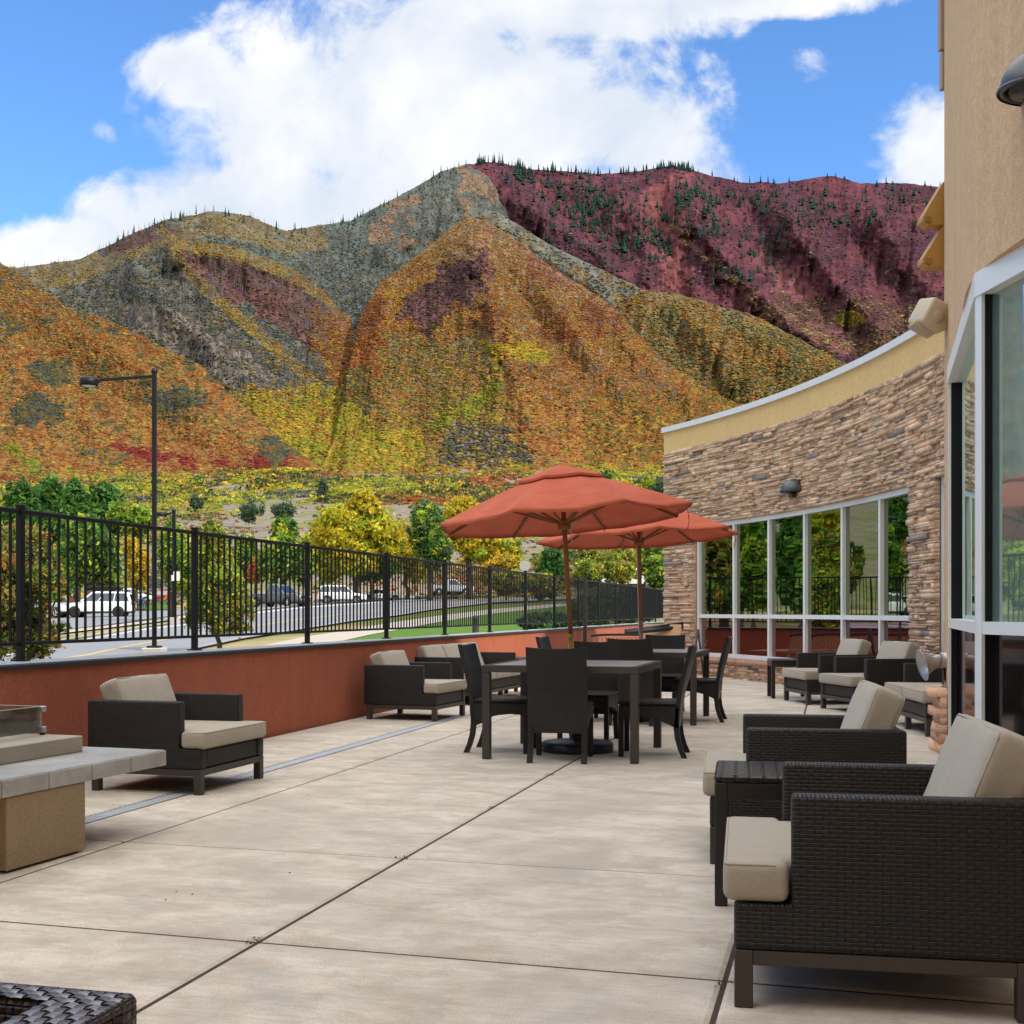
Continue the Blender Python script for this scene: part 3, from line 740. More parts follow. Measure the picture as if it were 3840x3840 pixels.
link_mesh('stone_pier', [(x - BL[0], y - BL[1], z_) for x, y, z_ in V], Fq, M['stone'], bld, col=Cc, uv=False)

# awning brackets, floodlight, horn, wall lamps
for i, (zb, lab) in enumerate(((4.42, 'upper of two ochre wedge shaped awnings on the stucco corner'), (3.99 - .0, 'lower of two ochre wedge shaped awnings on the stucco corner'))):
    z0 = CH + (VH - (860, 1015)[i]) / F * 10.6; z1 = CH + (VH - (700, 862)[i]) / F * 10.6
    m = MB(); x0 = K0[0] - .155
    m.add([(x0, 10.47, z0 + .07), (x0, 10.47, z0 + .035), (x0 + .05, 10.47, z0), (5.0, 10.47, z0), (5.0, 10.47, z1), (K0[0] + .02, 10.47, z1),
           (x0, 10.62, z0 + .07), (x0, 10.62, z0 + .035), (x0 + .05, 10.62, z0), (5.0, 10.62, z0), (5.0, 10.62, z1), (K0[0] + .02, 10.62, z1)],
          [(0, 1, 2, 3, 4, 5), (11, 10, 9, 8, 7, 6)] + [(k_, k_ + 6, (k_ + 1) % 6 + 6, (k_ + 1) % 6) for k_ in range(6)])
    lip = MB(); lip.box((x0 + .035, 10.462, z0 + .045), (.06, .016, .055), .004)
    aw = empty('awning', (0, 0, 0), 0, lab, 'awning', 'ochre awnings on the corner'); m.build('hood', M['tan_metal'], aw); lip.build('lip', simple('awning_lip', (.30, .16, .04), .5), aw)
fl = empty('floodlight', P(3490, 1190, 10.25), 0, 'beige weatherproof floodlight box on the stucco corner', 'floodlight')
m = MB(); m.M = Matrix.Rotation(R_(28), 4, 'Y') @ Matrix.Rotation(R_(20), 4, 'Z')
m.prism([(-.12, -.11), (.06, -.13), (.13, -.05), (.13, .08), (.05, .14), (-.12, .12)], -.11, .11, 'xz', .025, 3)
m.build('housing', M['beige_plastic'], fl)
m = MB(); m.M = Matrix.Rotation(R_(28), 4, 'Y') @ Matrix.Rotation(R_(20), 4, 'Z'); m.lathe([(.001, -.122), (.05, -.122), (.056, -.11)], 24, 'y', (.0, 0, .0)); m.build('cap', simple('beige_cap', (.48, .39, .27), .5), fl)
m = MB(); m.M = Matrix.Rotation(R_(28), 4, 'Y'); m.rbox((-.02, 0, -.12), (.2, .16, .06), .025, 5); m.build('lens_hood', simple('beige_hood', (.44, .35, .24), .5), fl)
m = MB(); m.tube([(.08, .03, .0), (.17, .05, .0)], .04, 12); m.build('bracket', M['beige_plastic'], fl)
hn = empty('horn_fitting', P(3530, 2476, 10.3), 0, 'silver flared horn fitting low on the stucco corner', 'wall fitting')
m = MB(); m.M = Matrix.Rotation(R_(-14), 4, 'Y')
m.lathe([(.055, .02), (.055, -.06), (.06, -.075), (.075, -.11), (.105, -.15), (.135, -.165), (.13, -.168), (.1, -.155), (.07, -.11), (.05, -.05)], 28, 'x', (0, 0, .0)); m.build('bell', M['steel'], hn)
m = MB(); m.lathe([(.066, -.02), (.066, .05), (.09, .06), (.09, .09), (.001, .09)], 24, 'x'); m.build('flange', M['steel'], hn)
m = MB(); m.tube([(.03, 0, -.05), (.035, 0, -.15), (.06, .02, -.2)], .015, 8); m.build('drip_pipe', M['black'], hn)
def wall_lamp(loc, rz, lab, s=1.0):
    """half dome hood, open below; +Y points into the wall"""
    r = empty('wall_lamp', loc, rz, lab, 'wall lamp', 'half dome wall lamps'); r.scale = (s, s, s)
    m = MB(); n, k2 = 28, 10; vs = []; fs = []
    for sh in (1.0, .93):
        for i in range(k2 + 1):
            th = math.pi / 2 * i / k2
            for j in range(n + 1):
                ph = math.pi * j / n + math.pi
                vs.append((.175 * sh * math.cos(ph) * math.cos(th), .26 * sh * math.sin(ph) * math.cos(th) ** .9, .21 * sh * math.sin(th)))
    q = (k2 + 1) * (n + 1)
    for i in range(k2):
        for j in range(n):
            a = i * (n + 1) + j; fs.append((a, a + 1, a + n + 2, a + n + 1)); fs.append((q + a, q + a + n + 1, q + a + n + 2, q + a + 1))
    for j in range(n): fs.append((j, q + j, q + j + 1, j + 1))
    m.add(vs, fs, True); m.build('hood', M['lampgrey'], r)
    m = MB(); m.lathe([(.178, -.006), (.182, .006), (.178, .018), (.172, .018)], 28, 'z', (0, 0, 0), -math.pi); m.v = [(x, y * 1.49, z_) for x, y, z_ in m.v]; m.build('rim', M['dark_grey'], r)
    m = MB(); m.box((0, -.02, .09), (.30, .05, .2), .012); m.box((0, -.06, -.05), (.12, .1, .07), .012); m.build('mount', M['frame'], r)
    m = MB(); m.lathe([(.001, -.012), (.10, -.010), (.115, .03)], 24, 'z', (0, -.11, .0)); m.build('lens', M['dark_void'], r)
    return r
M['lampgrey'] = simple('grey_lamp_enamel', (.085, .092, .10), .32, .35, .5, .06)
p = wphi(2990); wall_lamp(WP(p, -.02, CH + (VH - 1846) / F * math.hypot(*WP(p, 0, 0).xy) * math.cos(math.atan2(WP(p, 0, 0).x, WP(p, 0, 0).y))), p - math.pi / 2, 'dark half dome lamp on the stone wall above the curved window')
lp = wall_lamp((2.80, 6.36, 3.83), R_(-95), 'large dark half dome lamp high on the tall stucco corner', 1.12)

# ------------------------------------------------------------------ ground beyond the wall
def zg(X, Y):
    X = np.asarray(X, float); Y = np.asarray(Y, float)
    a = np.clip(Y - 35, 0, 110) * .0245 - .15
    lat = (np.clip(X, -60, 25) + 12) * .022 * sstep(30, 70, Y) * (1 - sstep(140, 240, Y))
    b = np.clip(Y - 145, 0, 400) * .148
    und = (fbm(X / 45 + 3, Y / 60 + 9, 3) - .5) * 9 * sstep(150, 230, Y)
    return a + lat + b + und
def hit(u, v):
    Y = 20.0
    dxx = (u - CX) / F; dzz = (VH - v) / F
    while Y < 600:
        if CH + dzz * Y < float(zg(dxx * Y, Y)): break
        Y += .25
    return Vector((dxx * Y, Y, float(zg(dxx * Y, Y))))
yr = np.concatenate([[-400, -150, -50, -10], np.geomspace(4, 560, 150), [620, 750, 1000, 1600, 2600, 4200, 7000]])
ac = np.linspace(-1.6, 1.6, 220)
AA, YY = np.meshgrid(ac, yr); XX = AA * (np.abs(YY) + 25); ZZ = zg(XX, YY)
ZZ = np.where(YY < 0, -.15, ZZ); ZZ = np.where(YY > 560, ZZ - (YY - 560) * .02, ZZ)
V = np.stack([XX, YY, ZZ], -1).reshape(-1, 3)
nr_, nc_ = AA.shape
I = np.arange(nr_ * nc_).reshape(nr_, nc_)
Fq = np.stack([I[:-1, :-1], I[:-1, 1:], I[1:, 1:], I[1:, :-1]], -1).reshape(-1, 4)
f1 = fbm(V[:, 0] / 14, V[:, 1] / 22, 4)[:, None]; f2 = fbm(V[:, 0] / 5 + 40, V[:, 1] / 8, 3)[:, None]
dry = np.array([.30, .235, .125]); grs = np.array([.10, .125, .035]); dirt = np.array([.185, .15, .125])
near = sstep(.42, .58, f1) ; colg = dry * (1 - near) + grs * near
far = sstep(130, 170, V[:, 1])[:, None]; colf = dirt * (1 - sstep(.5, .65, f2)) + np.array([.13, .14, .05]) * sstep(.5, .65, f2)
link_mesh('ground', V, Fq, M['ground'], None, smooth=True, col=colg * (1 - far) + colf * far)['kind'] = 'structure'

def drape(name, ea, eb, mat, dz, n=60, sub=4):
    """sheet between two edges given as photo points that lie on the ground"""
    def res(e):
        p = [hit(*q) for q in e]; L = [0]
        for i in range(1, len(p)): L.append(L[-1] + (p[i] - p[i - 1]).xy.length)
        out = []
        for i in range(n + 1):
            t = L[-1] * i / n; j = 1
            while j < len(L) - 1 and L[j] < t: j += 1
            k_ = (t - L[j - 1]) / max(L[j] - L[j - 1], 1e-6); out.append(p[j - 1].lerp(p[j], k_))
        return out
    a, b = res(ea), res(eb); vs = []; fs = []
    for i in range(n + 1):
        for j in range(sub + 1):
            q = a[i].lerp(b[i], j / sub); vs.append((q.x, q.y, float(zg(q.x, q.y)) + dz))
    for i in range(n):
        for j in range(sub):
            k_ = i * (sub + 1) + j; fs.append((k_, k_ + 1, k_ + sub + 2, k_ + sub + 1))
    V_ = np.array(vs); nz = np.cross(V_[fs[0][1]] - V_[fs[0][0]], V_[fs[0][2]] - V_[fs[0][0]])[2]
    if nz < 0: fs = [f[::-1] for f in fs]
    o = link_mesh(name, vs, fs, mat, None, smooth=True); o['kind'] = 'structure'; return o
near_e = [(-900, 2640), (-300, 2620), (300, 2540), (700, 2447), (915, 2399), (1172, 2357.6), (1340, 2330), (1500, 2310), (1630, 2287), (1845, 2262), (2085, 2250), (2350, 2243)]
far_e = [(-900, 2560), (-300, 2505), (207, 2418), (551, 2357), (720, 2337.5), (932, 2297.5), (1151, 2273), (1321, 2261), (1500, 2248), (1816, 2226), (2085, 2216), (2350, 2212)]
drape('road', near_e, far_e, M['asphalt'], .05, 90, 6)
def sh(e, d): return [(u, v + d) for u, v in e]
yl = [(-300, 2575), (41, 2501), (476, 2428.6), (621, 2401.7), (700, 2388), (948, 2351), (1151, 2322), (1321, 2301), (1500, 2283), (1845, 2247), (2085, 2234)]
drape('road_marking', yl, [(u, v + 6 - 4.4 * min(1, max(0, (u + 300) / 1800))) for u, v in yl], M['road_yellow'], .056, 80, 1)
drape('road_marking', sh(far_e, 5), [(u, v + 7.5) for u, v in far_e], M['road_white'], .056, 80, 1)
drape('kerb', sh(far_e, -5), sh(far_e, 0), M['kerb'], .12, 80, 1)
drape('kerb', near_e, [(u, v + 3) for u, v in near_e], M['kerb'], .12, 80, 1)
walk_a = [(948, 2436), (1151, 2393), (1321, 2368), (1452, 2343), (1671, 2310), (1845, 2289), (2085, 2268), (2300, 2256)]
walk_b = [(1080, 2460), (1313, 2404), (1390, 2387), (1500, 2366), (1613, 2345), (1845, 2306), (2085, 2280), (2300, 2264)]
drape('pavement', walk_a, walk_b, M['pavement'], .07, 60, 2)
drape('lawn', [(u, v + .5) for u, v in walk_b], [(1150, 2480), (1500, 2470), (1600, 2450), (1700, 2430), (1845, 2420), (2000, 2410), (2200, 2400), (2480, 2380)], M['lawn'], .06, 60, 6)
drape('pavement', [(-400, 2452), (207, 2372.7), (662, 2318), (800, 2302)], [(-400, 2472), (207, 2384), (662, 2326), (800, 2308)], M['pavement'], .07, 40, 1)
drape('parking_lot', [(-500, 2390), (120, 2338), (300, 2308), (560, 2292), (720, 2288)], [(-500, 2440), (150, 2376), (400, 2346), (600, 2318), (740, 2300)], M['asphalt'], .05, 40, 4)
drape('parking_lot', [(880, 2266), (1100, 2258), (1400, 2246), (1800, 2214)], [(860, 2300), (1120, 2268), (1400, 2251), (1800, 2222)], M['asphalt'], .05, 40, 2)
drape('lawn', [(150, 2250), (400, 2262), (620, 2262)], [(150, 2285), (330, 2292), (640, 2288)], M['lawn'], .05, 30, 3)
# parking bay lines
for (a, b) in (((400, 2600), (760, 2416)), ((760, 2418), (880, 2442))):
    pass

# ------------------------------------------------------------------ mountains: each ridge is a sheet running from its crest down towards the town
KW = 1.9876
def interp(xs, ys, x): return np.interp(x, xs, ys)
LAYERS = {}
# spurs (+) and gullies (-) as lines down each slope: strength, half width, course
RIBS = {'middle_hill': [(.07, 70, [(905, 470), (925, 560), (940, 640), (975, 720), (1000, 800)]), (.036, 46, [(930, 590), (1020, 680), (1100, 760), (1200, 850)]), (.034, 44, [(960, 450), (1060, 590), (1150, 700), (1260, 820)]), (-.036, 44, [(950, 510), (1030, 640), (1110, 730), (1230, 850)]),
    (.044, 50, [(900, 470), (855, 590), (800, 680), (730, 790)]), (-.034, 46, [(880, 540), (830, 650), (770, 730)]), (.018, 36, [(930, 660), (880, 740), (830, 820)]), (-.03, 40, [(1050, 520), (1130, 640), (1210, 730), (1300, 820)]), (.02, 40, [(800, 480), (760, 560), (720, 640), (700, 720)])],
  'back_ridge': [(.036, 54, [(310, 425), (330, 468), (450, 488), (540, 520), (610, 568), (660, 640)]), (.026, 40, [(330, 480), (420, 560), (520, 650), (620, 740)]), (-.03, 50, [(560, 430), (620, 520), (664, 640)]), (-.034, 46, [(380, 500), (470, 590), (570, 680)]), (-.02, 46, [(70, 520), (230, 600), (380, 690)]), (.036, 46, [(230, 455), (270, 540), (380, 640), (480, 730)]), (.04, 46, [(880, 320), (810, 410), (730, 480)]), (-.02, 40, [(800, 350), (740, 420), (690, 500)]), (.02, 40, [(470, 410), (560, 470), (640, 540)])],
  'red_mountain': [(.04, 56, [(940, 310), (1010, 400), (1100, 460), (1190, 540)]), (-.022, 50, [(1000, 330), (1080, 420), (1150, 480)]), (.024, 46, [(1150, 330), (1190, 410), (1230, 500), (1240, 560)]), (-.024, 36, [(1260, 330), (1245, 430), (1265, 520), (1290, 580)]), (.044, 52, [(1285, 320), (1310, 420), (1400, 520), (1500, 620), (1580, 670)]), (-.022, 50, [(1400, 350), (1440, 450), (1530, 560), (1600, 640)]), (.038, 50, [(1480, 350), (1500, 440), (1590, 540), (1660, 620)]), (-.02, 44, [(1570, 345), (1600, 440), (1680, 540)]), (.034, 46, [(1640, 350), (1670, 440), (1750, 540)])],
  'left_hill': [(.026, 70, [(130, 590), (260, 690), (400, 780), (560, 885)]), (-.022, 60, [(60, 640), (200, 740), (330, 820), (440, 890)]), (.014, 60, [(0, 640), (120, 760), (230, 860)]), (-.012, 50, [(300, 670), (400, 750), (520, 850)])],
  'right_hill': [(.022, 50, [(1270, 556), (1340, 640), (1420, 730)]), (-.02, 44, [(1230, 580), (1290, 660), (1360, 750)]), (.018, 44, [(1430, 605), (1480, 680), (1530, 740)])],
  'green_spur': [(.02, 36, [(940, 404), (1040, 490), (1150, 570), (1220, 640)]), (-.02, 34, [(1000, 470), (1110, 560), (1190, 640)])]}
def ridge(name, crest, base_v, base_Y, nu, nt, amp, nsc, power=1.0, spine=None, seed=0, rough=1.2):
    cu = np.array([c[0] for c in crest], float); cvv = np.array([c[1] for c in crest], float); cy = np.array([c[2] for c in crest], float)
    L = dict(u0=cu[0], u1=cu[-1], cu=cu, cv=cvv, cy=cy, bv=base_v, bY=base_Y, amp=amp, nsc=nsc, power=power, spine=spine, seed=seed, rough=rough)
    def surf(u, t):
        vc = np.interp(u, cu, cvv) + (fbm(u / 9 + seed, u * 0 + seed, 3) - .5) * 2 * rough + (fbm(u / 34 + seed, u * 0 + 3, 3) - .5) * 5 * rough
        Yc = np.interp(u, cu, cy)
        bv = np.interp(u, [b[0] for b in base_v], [b[1] for b in base_v]) if isinstance(base_v, list) else base_v
        bY = np.interp(u, [b[0] for b in base_Y], [b[1] for b in base_Y]) if isinstance(base_Y, list) else base_Y
        tt = np.clip(t, 0, None); g = tt ** power
        v = vc + (bv - vc) * t
        Y = Yc + (bY - Yc) * g
        if spine is not None:
            us = np.interp(v, [s[1] for s in spine], [s[0] for s in spine]); Y = Y + np.minimum(np.abs(u - us), 220) * .5 * (Y / 1000) * sstep(0, .6, tt) * (1 - tt * .6)
        # spurs and gullies running down the slope
        w1 = fbm(u / nsc + t * 1.3 + seed * 5, t * 1.1 + seed, 3); w2 = fbm(u / (nsc * .3) + t * 2 + seed * 3, t * 3 + 7, 4)
        rid = 1 - np.abs(2 * w1 - 1) * 2; rid2 = 1 - np.abs(2 * w2 - 1) * 2
        Y = Y * (1 - amp * (rid * .8 + rid2 * .45) * np.clip(tt * 6, 0, 1))
        for (kind, wd, pl) in RIBS.get(name, []):
            d = np.full(np.shape(u), 1e9)
            for (x0, y0), (x1, y1) in zip(pl, pl[1:]):
                s_ = np.clip(((u - x0) * (x1 - x0) + (v - y0) * (y1 - y0)) / ((x1 - x0) ** 2 + (y1 - y0) ** 2), 0, 1); d = np.minimum(d, np.hypot(u - x0 - s_ * (x1 - x0), v - y0 - s_ * (y1 - y0)))
            d = d + (fbm(u / 15 + 4, v / 15 + 9, 3) - .5) * 22
            Y = Y * (1 - kind * np.clip(1 - d / wd, 0, 1) ** 1.2 * np.clip(tt * 7, 0, 1) * np.clip((1 - tt) * 5, 0, 1))
        Y = Y * (1 - .0035 * (fbm(u / 6 + seed, v / 6, 3) - .5) * np.clip(tt * 10, 0, 1))
        return u, v, Y
    L['surf'] = surf
    uu = np.linspace(cu[0], cu[-1], nu); ts = np.linspace(0, 1, nt) ** 1.15
    U, T = np.meshgrid(uu, ts); u, v, Y = surf(U, T)
    X = (u * KW - CX) / F * Y; Z = CH + (VH - v * KW) / F * Y
    # back slope behind the crest
    Xb = X[:1] * 1.0; rows = []
    for k_ in (3, 2, 1): rows.append((X[:1] * (1 + .05 * k_), Y[:1] * (1 + .05 * k_), Z[:1] - Y[:1] * .035 * k_ * k_ * .6))
    X = np.concatenate([r[0] for r in rows] + [X]); Y = np.concatenate([r[1] for r in rows] + [Y]); Z = np.concatenate([r[2] for r in rows] + [Z])
    Uc = np.concatenate([U[:1]] * 3 + [u]); Vc = np.concatenate([v[:1]] * 3 + [v])
    V = np.stack([X, Y, Z], -1).reshape(-1, 3); r, c = X.shape; I = np.arange(r * c).reshape(r, c)
    Fq = np.stack([I[:-1, :-1], I[1:, :-1], I[1:, 1:], I[:-1, 1:]], -1).reshape(-1, 4)
    soil = zone(name, Uc.ravel(), Vc.ravel())[0]
    o = link_mesh(name, V, Fq, M['soil'], None, smooth=True, col=soil, uv=False); o['kind'] = 'structure'
    LAYERS[name] = L
    return L
def inpoly(poly, u, v):
    r = np.zeros(u.shape, bool); n = len(poly); j = n - 1
    for i in range(n):
        (xi, yi), (xj, yj) = poly[i], poly[j]
        c = ((yi > v) != (yj > v)) & (u < (xj - xi) * (v - yi) / (yj - yi + 1e-9) + xi); r ^= c; j = i
    return r
def wob(u, v, s=22, a=16):
    return u + (fbm(u / s, v / s, 3) - .5) * 2 * a, v + (fbm(u / s + 50, v / s + 20, 3) - .5) * 2 * a
RUST, ORNG, TAN, OLIV, DGRN, YELO, CRIM, YGRN, GREY, TEAL, PURP, PALE = range(12)
PAL = np.array([(.25, .080, .026), (.42, .185, .042), (.34, .195, .075), (.15, .13, .04), (.04, .065, .022), (.50, .315, .035), (.20, .030, .026), (.25, .26, .028), (.085, .085, .08), (.058, .088, .078), (.085, .036, .055), (.40, .34, .15)])
def zone(name, u, v):
    """soil colour, density, weights of plant colours, by the place on the slope"""
    n = len(u); W = np.zeros((n, 12)); soil = np.zeros((n, 3)); den = np.zeros(n)
    uw, vw = wob(u, v, 26, 22); uw = uw + (fbm(u / 4.5 + 70, v / 4.5 + 31, 2) - .5) * 26; vw = vw + (fbm(u / 4.5 + 12, v / 4.5 + 77, 2) - .5) * 22; f = fbm(u / 60 + 9, v / 40 + 4, 3); g = fbm(u / 22 + 1, v / 16 + 8, 3)
    def put(mask, s, d, **k):
        soil[mask] = s; den[mask] = d; W[mask] = 0
        for q, x in k.items(): W[mask, globals()[q]] = x
    al = np.ones(n, bool)
    if name == 'left_hill':
        put(al, (.22, .16, .08), .95, RUST=.30, ORNG=.28, TAN=.22, OLIV=.15, DGRN=.03, YELO=.02)
        put(f > .56, (.2, .16, .09), .92, RUST=.14, ORNG=.24, TAN=.26, OLIV=.28, YELO=.04, DGRN=.04)
        put(g < .36, (.17, .16, .10), .85, RUST=.05, ORNG=.15, TAN=.12, OLIV=.42, GREY=.18, DGRN=.08)
        put((vw > 845) & (f < .5) & (uw > 200), (.2, .12, .08), .95, RUST=.42, TAN=.3, ORNG=.2, CRIM=.08)
        put(inpoly([(215, 835), (300, 850), (430, 872), (520, 860), (560, 890), (470, 905), (330, 880), (230, 870)], uw, vw) & (g > .40), (.2, .08, .05), .97, CRIM=.75, RUST=.25)
        put((vw > 895), (.22, .2, .08), .95, YELO=.25, YGRN=.25, OLIV=.2, TAN=.2, ORNG=.1)
        put(inpoly([(-10, 830), (80, 885), (75, 900), (-10, 850)], uw, vw), (.15, .2, .05), .95, YGRN=.6, DGRN=.3)
        for (a, b, r, s) in ((75, 775, 55, 34), (530, 855, 38, 20), (100, 700, 45, 22), (330, 755, 50, 22)):
            put(((uw - a) / r) ** 2 + ((vw - b) / s) ** 2 < 1, (.15, .15, .12), .85, OLIV=.45, GREY=.45, DGRN=.1)
    elif name == 'back_ridge':
        put(al, (.165, .17, .14), .6, GREY=.36, TEAL=.34, OLIV=.15, YELO=.10, DGRN=.05)
        put((uw > 460) & (vw < 640), (.145, .165, .145), .65, TEAL=.55, GREY=.2, YELO=.12, OLIV=.13)
        cr = np.interp(u, [c[0] for c in BACK], [c[1] for c in BACK])
        put((v - cr < 48) & (u < 620) & (g > .36), (.24, .2, .12), .7, YELO=.36, ORNG=.16, OLIV=.3, TEAL=.18)
        put((uw > 700) & (vw < 465) & (g > .45), (.30, .2, .13), .7, TAN=.3, ORNG=.2, RUST=.22, TEAL=.28)
        put((uw > 720) & (f > .55) & (vw < 560), (.16, .175, .15), .6, TEAL=.55, DGRN=.2, YELO=.1, TAN=.15)
        put(inpoly([(180, 460), (310, 415), (330, 440), (250, 470), (200, 480)], u, v), (.17, .09, .08), .4, RUST=.4, DGRN=.3, PURP=.3)
        put(inpoly([(330, 470), (450, 488), (540, 520), (610, 575), (655, 640), (650, 720), (610, 700), (570, 640), (450, 580), (370, 520)], uw, vw), (.19, .09, .088), .34, PURP=.45, DGRN=.25, OLIV=.2, YELO=.1)
        dl = np.abs(v - np.interp(u, [300, 330, 450, 540, 610, 660], [430, 462, 482, 515, 560, 625]))
        put((dl < 13) & (u > 295) & (u < 665), (.25, .2, .1), .9, YELO=.5, ORNG=.3, OLIV=.2)
        dl = np.abs(v - np.interp(u, [320, 380, 450, 520, 600], [480, 540, 600, 660, 730]))
        put((dl < 15) & (u > 320) & (u < 600), (.24, .2, .12), .75, YELO=.42, ORNG=.2, OLIV=.38)
        put(inpoly([(230, 560), (340, 590), (430, 640), (520, 720), (480, 740), (380, 690), (260, 620)], uw, vw), (.27, .215, .18), .22, GREY=.6, OLIV=.3, YELO=.1)
        put(inpoly([(585, 590), (660, 600), (690, 760), (640, 760), (600, 680)], uw, vw), (.25, .12, .08), .8, ORNG=.3, RUST=.35, OLIV=.2, YELO=.15)
        put((vw > 735) & (u > 430), (.25, .22, .09), .95, YELO=.34, YGRN=.33, OLIV=.13, ORNG=.2)
        put((vw > 835) & (u > 430), (.22, .24, .06), .97, YGRN=.58, YELO=.24, OLIV=.12, DGRN=.06)
    elif name == 'middle_hill':
        put(al, (.30, .20, .10), .85, ORNG=.46, YELO=.10, TAN=.20, RUST=.15, OLIV=.09)
        put((u < 820) & (vw < 620), (.3, .18, .08), .92, ORNG=.5, YELO=.27, RUST=.2, TAN=.03)
        put((u > 910) & (vw < 640) & (f > .48), (.28, .14, .09), .85, RUST=.5, ORNG=.3, TAN=.2)
        put((uw < 960) & (vw > 640), (.25, .23, .15), .68, YELO=.13, OLIV=.34, TAN=.2, ORNG=.25, YGRN=.08)
        put((uw < 720) & (vw > 560) & (vw < 720), (.2, .1, .06), .95, RUST=.55, ORNG=.35, CRIM=.1)
        put((u > 960) & (vw > 660) & (f < .52), (.27, .17, .09), .85, TAN=.35, ORNG=.3, RUST=.25, OLIV=.1)
        put((u > 1100) & (vw > 740), (.22, .17, .09), .88, OLIV=.3, ORNG=.3, RUST=.2, DGRN=.08, YELO=.12)
        put(((u - 970) / 70) ** 2 + ((vw - 660 - .25 * (u - 970)) / 15) ** 2 < 1, (.3, .3, .05), .95, YELO=.7, YGRN=.3)
        put(((u - 880) / 70) ** 2 + ((vw - 770 + .6 * (u - 880)) / 16) ** 2 < 1, (.2, .24, .05), .9, YGRN=.6, DGRN=.25, YELO=.15)
        put(inpoly([(700, 830), (790, 800), (800, 860), (740, 880)], uw, vw), (.25, .25, .08), .9, YELO=.5, YGRN=.4, OLIV=.1)
        put(inpoly([(815, 880), (850, 805), (900, 785), (950, 800), (1000, 850), (1010, 890)], uw, vw), (.27, .245, .235), .32, GREY=.45, OLIV=.25, YELO=.15, DGRN=.15)
        put(inpoly([(735, 600), (790, 545), (850, 500), (905, 478), (925, 510), (900, 560), (850, 585), (820, 625), (800, 640), (770, 600)], uw, vw), (.18, .08, .09), .38, PURP=.45, DGRN=.2, OLIV=.2, ORNG=.15)
        put((u < 700) & (vw > 700), (.16, .13, .09), .8, OLIV=.4, DGRN=.15, GREY=.15, RUST=.15, YELO=.15)
        put((u < 640 + (v - 735) * 1.0) & (v > 760), (.2, .22, .06), .97, YGRN=.5, YELO=.26, OLIV=.14, ORNG=.1)
        put(vw > 880, (.25, .22, .1), .95, YGRN=.25, YELO=.25, ORNG=.25, OLIV=.25)
    elif name == 'red_mountain':
        put(al, (.185, .058, .076), .22, DGRN=.34, PURP=.34, PALE=.14, OLIV=.18)
        put(f > .53, (.13, .047, .07), .30, DGRN=.45, PURP=.35, PALE=.08, OLIV=.12)
        put(inpoly([(1215, 355), (1290, 330), (1285, 400), (1300, 500), (1290, 570), (1255, 560), (1240, 470), (1220, 420)], uw, vw), (.29, .095, .098), .05, PURP=.5, DGRN=.3, PALE=.2)
        put(inpoly([(1420, 480), (1520, 500), (1560, 600), (1600, 650), (1540, 650), (1480, 570)], uw, vw), (.25, .09, .098), .1, PURP=.5, PALE=.3, DGRN=.2)
        put((vw > 560) & (u > 1420) & (f < .5), (.16, .07, .07), .45, PALE=.3, YELO=.15, DGRN=.25, PURP=.2, OLIV=.1)
        put(((u - 1605) / 32) ** 2 + ((v - 602) / 14) ** 2 < 1, (.25, .2, .06), .9, YELO=.5, YGRN=.4)
        dl = np.abs(v - np.interp(u, [1240, 1330, 1420, 1520, 1600], [400, 480, 560, 620, 660]))
        put((dl < 12) & (u > 1240) & (g > .42), (.22, .09, .08), .6, PALE=.6, YELO=.15, DGRN=.25)
    elif name == 'right_hill':
        put(al, (.25, .19, .09), .9, ORNG=.42, YELO=.16, OLIV=.18, TAN=.14, RUST=.10)
        put((f > .5) | (v > 690), (.2, .18, .09), .9, OLIV=.34, ORNG=.26, TEAL=.12, YELO=.14, DGRN=.1)
    elif name == 'green_spur':
        put(al, (.215, .215, .17), .6, TEAL=.55, GREY=.2, YELO=.15, OLIV=.1)
        put(g > .55, (.24, .2, .13), .65, YELO=.3, TAN=.3, TEAL=.3, ORNG=.1)
    ns = (fbm(u / 7, v / 7, 3) - .5)[:, None]; ns2 = (fbm(u / 3.2 + 60, v / 30 + 2, 3) - .5)[:, None]
    soil = np.clip(soil * .42 * (1 + ns * .8 + ns2 * .7), .008, 1)
    return soil, den, W
BACK = [(-420, 560), (-60, 520), (0, 505), (60, 503), (150, 490), (230, 450), (310, 415), (400, 397), (470, 408), (540, 435), (600, 425), (660, 415), (700, 395), (770, 360), (830, 325), (880, 308), (920, 330), (980, 420)]
REDC = [(700, 420), (830, 340), (880, 310), (930, 303), (1000, 318), (1060, 322), (1130, 328), (1200, 322), (1270, 312), (1330, 328), (1400, 345), (1470, 345), (1570, 332), (1620, 345), (1700, 345), (1780, 352), (1950, 340), (2300, 380)]
dep = lambda c, a, b: [(u, v, np.interp(u, a, b)) for u, v in c]
ridge('red_mountain', dep(REDC, [700, 900, 2300], [2150, 2300, 2500]), 760, 1650, 520, 150, .024, 60, 1.0, None, 3)
ridge('back_ridge', dep(BACK, [-420, 0, 400, 700, 880, 980], [1500, 1600, 1550, 1900, 2150, 2200]), 915, [(-420, 800), (400, 640), (700, 560), (980, 900)], 460, 150, .028, 80, .95, None, 11)
ridge('green_spur', [(880, 388, 1750), (940, 402, 1720), (1050, 468, 1640), (1160, 520, 1560), (1210, 546, 1500), (1245, 640, 1430), (1320, 715, 1380), (1420, 790, 1350)], 840, 1250, 200, 70, .02, 45, 1.0, None, 21)
